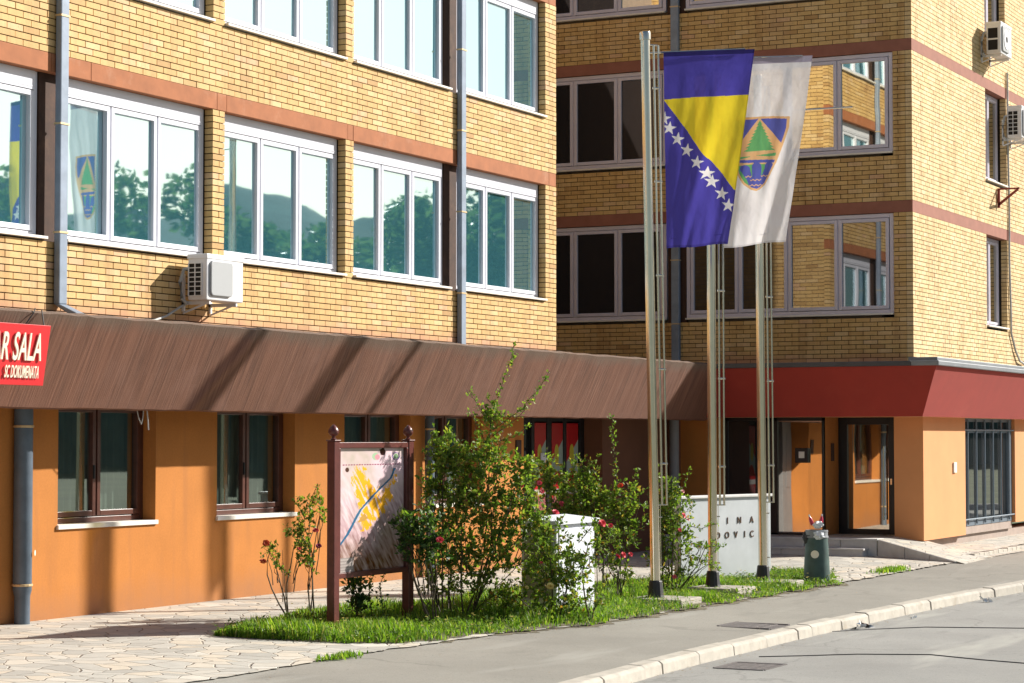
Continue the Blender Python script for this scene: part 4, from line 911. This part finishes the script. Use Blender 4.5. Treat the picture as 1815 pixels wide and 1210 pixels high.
# ================================================================ PLANTS
def leaf_shape(b, p, d, up, L, W):
    """one leaf, folded along the midrib, its own island"""
    s_ = d.cross(up)
    if s_.length < .05: s_ = d.cross(Vector((1, 0, 0)))
    s_.normalize(); n = s_.cross(d).normalized()
    q = p+d*L*.45
    b.pts([p, q+s_*W*.5+n*W*.12, p+d*L, q-s_*W*.5+n*W*.12], [(0, 1, 2), (0, 2, 3)])
FWD = Vector((math.cos(yaw), math.sin(yaw), 0))
def rv(rnd, s_=1): return Vector((rnd.gauss(0, s_), rnd.gauss(0, s_), rnd.gauss(0, s_)))
def bloom_mb(c, r, seed):
    rnd = random.Random(seed); b = MB()
    ax = (Vector((-.6, -.6, .5))+rv(rnd, .25)).normalized(); a = ax.orthogonal().normalized(); c2 = ax.cross(a)
    for ring, (n, op, ln) in enumerate(((3, .25, .7), (5, .6, .9), (6, 1.0, 1.0), (6, 1.35, 1.05))):
        for k in range(n):
            q = 2*math.pi*(k+ring*.37)/n+rnd.uniform(-.2, .2); rad = a*math.cos(q)+c2*math.sin(q); tan = ax.cross(rad)
            base = c+rad*r*.08*ring; mid = c+rad*r*math.sin(op)*ln*.6+ax*r*math.cos(op)*ln*.5; tip = c+rad*r*math.sin(op)*ln+ax*r*math.cos(op)*ln*.75
            w_ = r*.48; b.pts([base, mid+tan*w_, tip+tan*w_*.5, tip-tan*w_*.5, mid-tan*w_], [(0, 1, 4), (1, 2, 3, 4)])
    return b
def bush(name, label, base, bpx, sc, clumps, shoots, blooms, stems, lmat, seed, lsz=.045, group='rose bushes in the planted verge', dens=1., spread=.8):
    rnd = random.Random(seed); base = Vector(base); t = thing(name, label, 'rose bush', base, group)
    loc = lambda x, y, f=0: base+RT*((x-bpx[0])/sc)+Vector((0, 0, (bpx[1]-y)/sc))+FWD*f
    S = MB(); Lf = MB(); Ly = MB()
    roots = [loc(x, bpx[1]+3, f) for x, f in stems]
    def branch(p0, p1, r0, r1, bow=.06, n=5):
        d = p1-p0; o = rv(rnd, bow*d.length); P = [p0+d*k/n+o*math.sin(math.pi*k/n)+rv(rnd, .006) for k in range(n+1)]; P[0] = p0; P[-1] = p1
        S.tube(P, [r0+(r1-r0)*k/n for k in range(n+1)], 5, caps=False); return P
    def twig(p, d, n, L, yb=False, sz=1):
        tip = p+d*L; m = Ly if yb else Lf
        S.tube([p, tip], [.0028, .0012], 4, caps=False)
        for k in range(n):
            q = p+d*L*(k+.5)/n+rv(rnd, .008); out = (rv(rnd, 1)+Vector((-.25, -.35, .35))+d*.6).normalized(); up = (rv(rnd, .7)+Vector((.3, -.4, 1))).normalized()
            l_ = lsz*rnd.uniform(.7, 1.45)*sz*1.12; leaf_shape(m, q, out, up, l_, l_*.62)
    for (x, y, rx, ry, n) in clumps:
        rx /= sc; ry /= sc; c = loc(x, y, rnd.uniform(-.1, .1)); root = min(roots, key=lambda r: abs((r-c).dot(RT))+rnd.uniform(0, .15))
        branch(root, c, .011, .004)
        for k in range(3): branch(root+(c-root)*rnd.uniform(.3, .7)+rv(rnd, .03), c+RT*rnd.gauss(0, rx*.5)+Vector((0, 0, rnd.gauss(0, ry*.4)))+FWD*rnd.gauss(0, rx*.4), .006, .002)
        for k in range(int(n*dens*1.35)):
            v = rv(rnd).normalized()*rnd.random()**(.42); p = c+RT*v.x*rx+Vector((0, 0, v.z*ry))+FWD*v.y*max(rx, .14)*spread
            d = (rv(rnd)+Vector((0, 0, .5))+v*.6).normalized(); twig(p, d, rnd.randint(6, 9), rnd.uniform(.06, .13), yb=(rnd.random() < .10 or v.z > .72))
    for P in shoots:
        pts = [loc(x, y, rnd.uniform(-.03, .03)) for x, y in P]
        for i in range(len(pts)-1):
            branch(pts[i], pts[i+1], .005 if i == 0 else .0035, .0025, .03, 3); seg = pts[i+1]-pts[i]; n = int(seg.length/.028)
            for k in range(n):
                q = pts[i]+seg*(k+.5)/n
                d = (rv(rnd)+Vector((0, 0, .35))).normalized(); twig(q, d, rnd.randint(3, 5), rnd.uniform(.03, .065), yb=(i >= len(pts)-2), sz=.72)
    S.build('stems', M['stem'], t, fix=False); Lf.build('foliage', M[lmat], t, fix=False)
    if Ly.v: Ly.build('young_foliage', M['leaflight'], t, fix=False)
    for i, (x, y, r, m) in enumerate(blooms):
        bloom_mb(loc(x, y, -.16 if m != 'yellow' else -.2), r, seed*31+i).build('bloom', M[m], t, fix=False)
    return t
bush('rose_bush', 'slender rose bush with orange and pink blooms left of the map board', (20.75, 13.05, -.05), (530, 1095), 163,
     [(548, 905, 26, 22, 12), (530, 945, 24, 30, 26), (548, 985, 22, 22, 18), (478, 975, 12, 16, 6), (488, 1000, 10, 10, 4), (567, 915, 10, 20, 7)],
     [[(548, 900), (556, 872), (562, 858)], [(540, 920), (525, 895), (530, 880)], [(515, 1020), (492, 1000), (474, 975)]],
     [(474, 962, .040, 'orangepetal'), (469, 994, .040, 'orangepetal'), (561, 940, .036, 'pink'), (566, 967, .034, 'magenta'), (532, 971, .022, 'red')],
     [(512, 0), (545, .05), (549, -.04), (556, .1)], 'leaf', 11, lsz=.038)
bush('rose_bush', 'low dark leafy shoots growing under the map board', (20.95, 12.45, -.06), (615, 1105), 160,
     [(612, 1045, 16, 26, 20), (618, 1080, 14, 18, 12)], [[(660, 1100), (655, 1050), (663, 1022)], [(640, 1100), (637, 1060), (640, 1022)], [(618, 1090), (619, 1050), (616, 1020)]], [], [(615, 0), (645, .05), (652, 0)], 'leafdark', 12, lsz=.05)
bush('rose_bush', 'dark green rose branch with a red bloom in front of the map board', (21.0, 11.55, -.09), (715, 1105), 158,
     [(690, 955, 32, 30, 46), (705, 925, 16, 14, 8), (665, 935, 20, 16, 12), (715, 975, 22, 28, 26), (670, 975, 20, 16, 12)], [[(700, 935), (672, 925), (655, 920)]],
     [(728, 961, .042, 'red')], [(718, 0), (724, .04)], 'leafdark', 13, lsz=.05)
bush('rose_bush', 'largest rose bush, dense and tall with high shoots against the brown canopy', (21.75, 11.65, -.08), (790, 1100), 155,
     [(770, 830, 34, 36, 75), (745, 880, 18, 40, 32), (830, 830, 50, 40, 100), (800, 900, 62, 48, 170), (880, 900, 48, 52, 120), (775, 970, 42, 46, 90), (850, 980, 58, 44, 110), (900, 850, 22, 30, 34),
      (780, 1030, 50, 34, 46), (840, 1045, 44, 28, 34), (740, 1010, 18, 44, 14), (920, 945, 20, 40, 26), (845, 760, 20, 20, 20), (765, 800, 22, 18, 18)],
     [[(842, 800), (850, 745), (866, 700), (880, 662), (885, 636)], [(850, 780), (900, 745), (925, 715), (944, 682)], [(845, 770), (822, 735), (804, 712)], [(850, 790), (885, 765), (905, 745)], [(835, 800), (820, 765), (808, 745)], [(860, 800), (890, 790), (912, 772)], [(850, 740), (838, 725)], [(750, 820), (745, 790), (750, 775)], [(765, 805), (783, 790)]],
     [(898, 874, .022, 'red'), (891, 895, .022, 'yellow'), (928, 870, .03, 'pink'), (932, 884, .028, 'pink')], [(775, 0), (783, .1), (790, -.1), (800, .05), (812, .12), (758, .08), (765, -.05)], 'leaf', 14)
bush('rose_bush', 'low spreading rose bush with pale yellow blooms in front of the grey cabinet', (22.3, 10.85, -.1), (930, 1090), 154,
     [(930, 1000, 58, 36, 95), (970, 1010, 44, 42, 66), (1002, 960, 22, 34, 9), (930, 950, 40, 34, 40), (955, 1062, 58, 26, 60), (880, 1050, 46, 32, 46), (1018, 1050, 22, 20, 10)],
     [[(985, 960), (1010, 930), (1035, 905)], [(1010, 1000), (1018, 950), (1010, 910)], [(1010, 990), (1035, 960), (1040, 935)], [(950, 940), (960, 915)]],
     [(937, 1031, .045, 'yellow'), (898, 1033, .024, 'yellow'), (922, 992, .02, 'red'), (1024, 926, .045, 'red'), (1038, 930, .03, 'red'), (946, 908, .042, 'pink')], [(920, 0), (935, .06), (950, -.05), (1005, -.02)], 'leaf', 15, lsz=.042)
bush('rose_bush', 'broad bright green rose bush rising behind the grey cabinet', (26.0, 12.05, -.08), (1060, 1045), 140,
     [(985, 850, 36, 34, 46), (1030, 870, 44, 42, 90), (985, 830, 22, 26, 18), (1080, 890, 44, 46, 100), (1010, 905, 40, 22, 44), (1075, 940, 44, 30, 60), (1125, 880, 36, 36, 54), (1130, 930, 30, 34, 34), (1060, 850, 24, 28, 24), (1045, 820, 14, 18, 8)],
     [[(1000, 850), (990, 810), (986, 788)], [(985, 850), (960, 835), (946, 822)], [(1113, 870), (1110, 830), (1104, 780), (1102, 730)], [(1060, 850), (1070, 815), (1078, 800)], [(1030, 850), (1032, 815), (1038, 800)], [(1125, 870), (1145, 840), (1148, 820)]],
     [(1012, 885, .042, 'pink'), (1116, 853, .042, 'orangepetal'), (1078, 917, .032, 'palepink')], [(1050, 0), (1062, .1), (1085, -.05), (1120, .05)], 'leaf', 16)
bush('rose_bush', 'upright rose bush with red blooms between the cabinet and the nearest flagpole', (25.0, 11.25, -.1), (1125, 1060), 148,
     [(1125, 985, 26, 22, 14), (1135, 945, 24, 24, 16), (1105, 1000, 20, 20, 8), (1140, 1010, 18, 24, 10)], [[(1120, 1000), (1115, 960), (1128, 930)]],
     [(1131, 976, .04, 'red'), (1141, 973, .038, 'red'), (1154, 972, .03, 'red')], [(1118, 0), (1128, .04), (1138, -.03)], 'leaf', 17, lsz=.04)
bush('rose_bush', 'loose rose bush with pink blooms between the first two flagpoles', (26.75, 11.3, -.1), (1205, 1055), 144,
     [(1205, 880, 26, 34, 36), (1225, 905, 30, 34, 46), (1195, 930, 24, 40, 40), (1225, 960, 36, 34, 36), (1190, 990, 24, 34, 26), (1240, 1000, 26, 26, 12), (1215, 850, 20, 22, 12), (1280, 965, 24, 22, 7), (1285, 1000, 16, 24, 6), (1205, 1025, 30, 20, 14)],
     [[(1195, 870), (1188, 840), (1188, 814)], [(1225, 880), (1240, 850), (1250, 825)], [(1240, 930), (1270, 935), (1300, 925)], [(1240, 960), (1275, 970), (1312, 968)], [(1240, 985), (1280, 995), (1305, 1015)]],
     [(1235, 910, .036, 'pink'), (1243, 918, .03, 'palepink'), (1228, 937, .03, 'pink'), (1218, 1022, .03, 'pink'), (1234, 866, .025, 'palepink')], [(1195, 0), (1203, .06), (1215, -.04), (1222, .08)], 'leaf', 18, lsz=.042)

# grass verge
VB = [(18.6, 12.7), (19.6, 13.1), (21.1, 13.3), (22.6, 13.2), (25, 12.9), (27.5, 12.6), (29.5, 12.0), (31.2, 11.45)]
def vback(x): return float(np.interp(x, [p[0] for p in VB], [p[1] for p in VB]))
def vfront(x): return float(np.interp(x, [18.6, 18.85, 19.2, 20.9, 22.1, 24.2, 26.2, 30.0, 31.2], [12.6, 11.3, 10.85, 10.6, 10.28, 10.2, 10.17, 10.05, 10.6]))+.05*math.sin(x*5)+.03*math.sin(x*13)
gx = list(np.arange(18.65, 31.2, .12))
sheet('soil_edge', list(np.arange(18.9, 31.1, .07)), lambda x: vfront(x)-.07, lambda x: vfront(x)+.06, 2, -.0085, M['soil'], jit=.05)
sheet('soil', gx, lambda x: vfront(x)+.02, lambda x: vback(x)-.03, 8, .005, M['soil'], jit=.02)
rnd = random.Random(5)
def grass_patch(name, N, sampler, hf, wide=.006):
    V = []; Fc = []; i = 0
    for _ in range(N):
        x, y = sampler(); z = G(x, y); h = hf(x, y)*rnd.uniform(.5, 1.25); a = rnd.uniform(0, 6.283); l_ = h*rnd.uniform(.15, .7); w_ = wide*rnd.uniform(.7, 1.6)
        dx, dy = math.cos(a), math.sin(a); sx_, sy_ = -dy*w_, dx*w_
        V += [(x-sx_, y-sy_, z), (x+sx_, y+sy_, z), (x+dx*l_*.35+sx_*.7, y+dy*l_*.35+sy_*.7, z+h*.6), (x+dx*l_*.35-sx_*.7, y+dy*l_*.35-sy_*.7, z+h*.6), (x+dx*l_, y+dy*l_, z+h)]
        Fc += [(i, i+1, i+2, i+3), (i+3, i+2, i+4)]; i += 5
    me = bpy.data.meshes.new(name); me.from_pydata(V, [], Fc); me.materials.append(M['grass']); o = bpy.data.objects.new(name, me); COL.objects.link(o); return o
PADS = [(25.33, 10.84), (27.47, 10.95), (28.98, 10.82)]
def samp():
    while True:
        x = rnd.uniform(18.65, 31.15); f, k = vfront(x), vback(x); y = f+(k-f)*rnd.random()
        if any(-.32 < x-a < .40 and -.62 < y-c < .26 for a, c in PADS) and rnd.random() < .93: continue
        return x, y
def gh(x, y):
    e = min((y-vfront(x))/.35, (vback(x)-y)/.35, 1); e = max(e, .0)
    base = .115+.05*math.sin(x*2.1+y)+.03*math.sin(x*5.3-y*3)
    if x > 25.5: base *= .75
    return max(.03, base*(.35+.65*e))
def samp_g():
    while True:
        x, y = samp(); q = .5+.5*math.sin(x*3.1+math.sin(y*2.7)*1.3)*math.sin(y*4.3+x*.9); e = (y-vfront(x))/.5
        if rnd.random() < min(1, (.35+.75*q)*(.45+.55*min(1, e))): return x, y
o = grass_patch('grass', 43000, samp_g, gh); o['kind'] = 'stuff'; o['label'] = 'bright green grass verge under the rose bushes'; o['category'] = 'grass'
# broad weeds in the verge: one object, uncountable
b = MB()
for _ in range(12500):
    x, y = samp()
    if y > vfront(x)+2.2: continue
    z = G(x, y)+rnd.uniform(.02, .10); d = Vector((rnd.gauss(0, 1), rnd.gauss(0, 1), rnd.uniform(-.1, .7))).normalized(); leaf_shape(b, Vector((x, y, z)), d, Vector((0, 0, 1)), rnd.uniform(.03, .07), rnd.uniform(.015, .035))
o = b.build('weeds', M['weed'], fix=False); o['kind'] = 'stuff'; o['label'] = 'low broad leaved weeds and clover in the grass verge'; o['category'] = 'weeds'
b = MB()
for _ in range(150):
    x, y = samp(); z = G(x, y)+rnd.uniform(.08, .15); b.tube([(x, y, z), (x, y, z+.006)], [.012, .016], 6)
o = b.build('dandelions', M['yellow'], fix=False); o['kind'] = 'stuff'; o['label'] = 'tiny yellow dandelion heads scattered over the verge'; o['category'] = 'wild flowers'
b = MB()
for _ in range(750):
    if rnd.random() < .5: x = rnd.uniform(15, 40); y = kerbY(x)-.17-abs(rnd.gauss(0, .10)); z = zroad(x, y)
    elif rnd.random() < .7: x = rnd.uniform(18.6, 31); y = vfront(x)-abs(rnd.gauss(0, .14)); z = G(x, y)-.006
    else: x = rnd.uniform(15, 38); y = rnd.uniform(kerbY(x)+.1, 10.5); z = G(x, y)-.006
    a = rnd.uniform(0, 6.28); leaf_shape(b, Vector((x, y, z+.008)), Vector((math.cos(a), math.sin(a), rnd.uniform(-.02, .25))), Vector((0, 0, 1)), rnd.uniform(.012, .042), rnd.uniform(.008, .022))
M['dryleaf'] = petal('dry_leaf', (.26, .17, .08))
o = b.build('leaf_litter', M['dryleaf'], fix=False); o['kind'] = 'stuff'; o['label'] = 'dry leaves and crumbs scattered along the kerb and the verge edge'; o['category'] = 'leaf litter'
def tuft(label, cx_, cy_, rx, ry, n, h):
    o = grass_patch('grass_tuft', n, lambda: (cx_+rnd.gauss(0, rx), cy_+rnd.gauss(0, ry)), lambda x, y: h, .007); tag(o, label, 'grass tuft', 'grass tufts in the pavement joints')
tuft('small grass tuft at the edge of the stone apron near the ramp', 32.4, 10.1, .22, .08, 500, .07)
tuft('sparse grass tuft at the paving edge at the bottom of the photo', 17.75, 10.72, .16, .05, 260, .05)

# ================================================================ TREES ACROSS THE STREET (seen in the window glass)
def tree(X, Y, h, r, seed):
    rn = random.Random(seed); t = thing('tree', 'round leafy tree mirrored in the office windows', 'tree', (X, Y, -.5), 'trees across the street')
    b = MB(); b.tube([(X, Y, -.5), (X+.1, Y, h*.3), (X, Y+.1, h*.7)], [.3, .22, .08], 8); b.build('trunk', M['treebark'], t, fix=False)
    c = MB(); cen = Vector((X, Y, h-r*1.0)); cl = [(cen+rv(rn, r*.42), r*rn.uniform(.35, .6)) for _ in range(14)]
    for cc, rr in cl:
        for _ in range(330):
            v = rv(rn).normalized()*rr*rn.random()**.35; leaf_shape(c, cc+v, rv(rn).normalized(), rv(rn).normalized(), .34, .26)
    c.build('crown', M['tree'], t, fix=False)
TL_ = [(63.7, -20.9, 8.7), (64.2, -15.5, 10.0), (69.5, -18.3, 9.6), (66.8, -14.9, 9.7), (75.4, -19.9, 9.6), (69.2, -14.5, 9.4), (71.5, -14.4, 9.4), (81.4, -19.1, 10.0), (72.4, -12.5, 9.5), (76.3, -13.7, 10.5), (78.5, -13.8, 11.1), (74.5, -10.7, 9.5), (70.6, -7.2, 10.4), (74.6, -8.1, 11.1), (80.5, -9.9, 11.6), (79.2, -8.0, 11.6)]
for i, (X, Y, h) in enumerate(TL_): tree(X, Y, h, 2.3+.5*math.sin(i*1.7), 50+i)
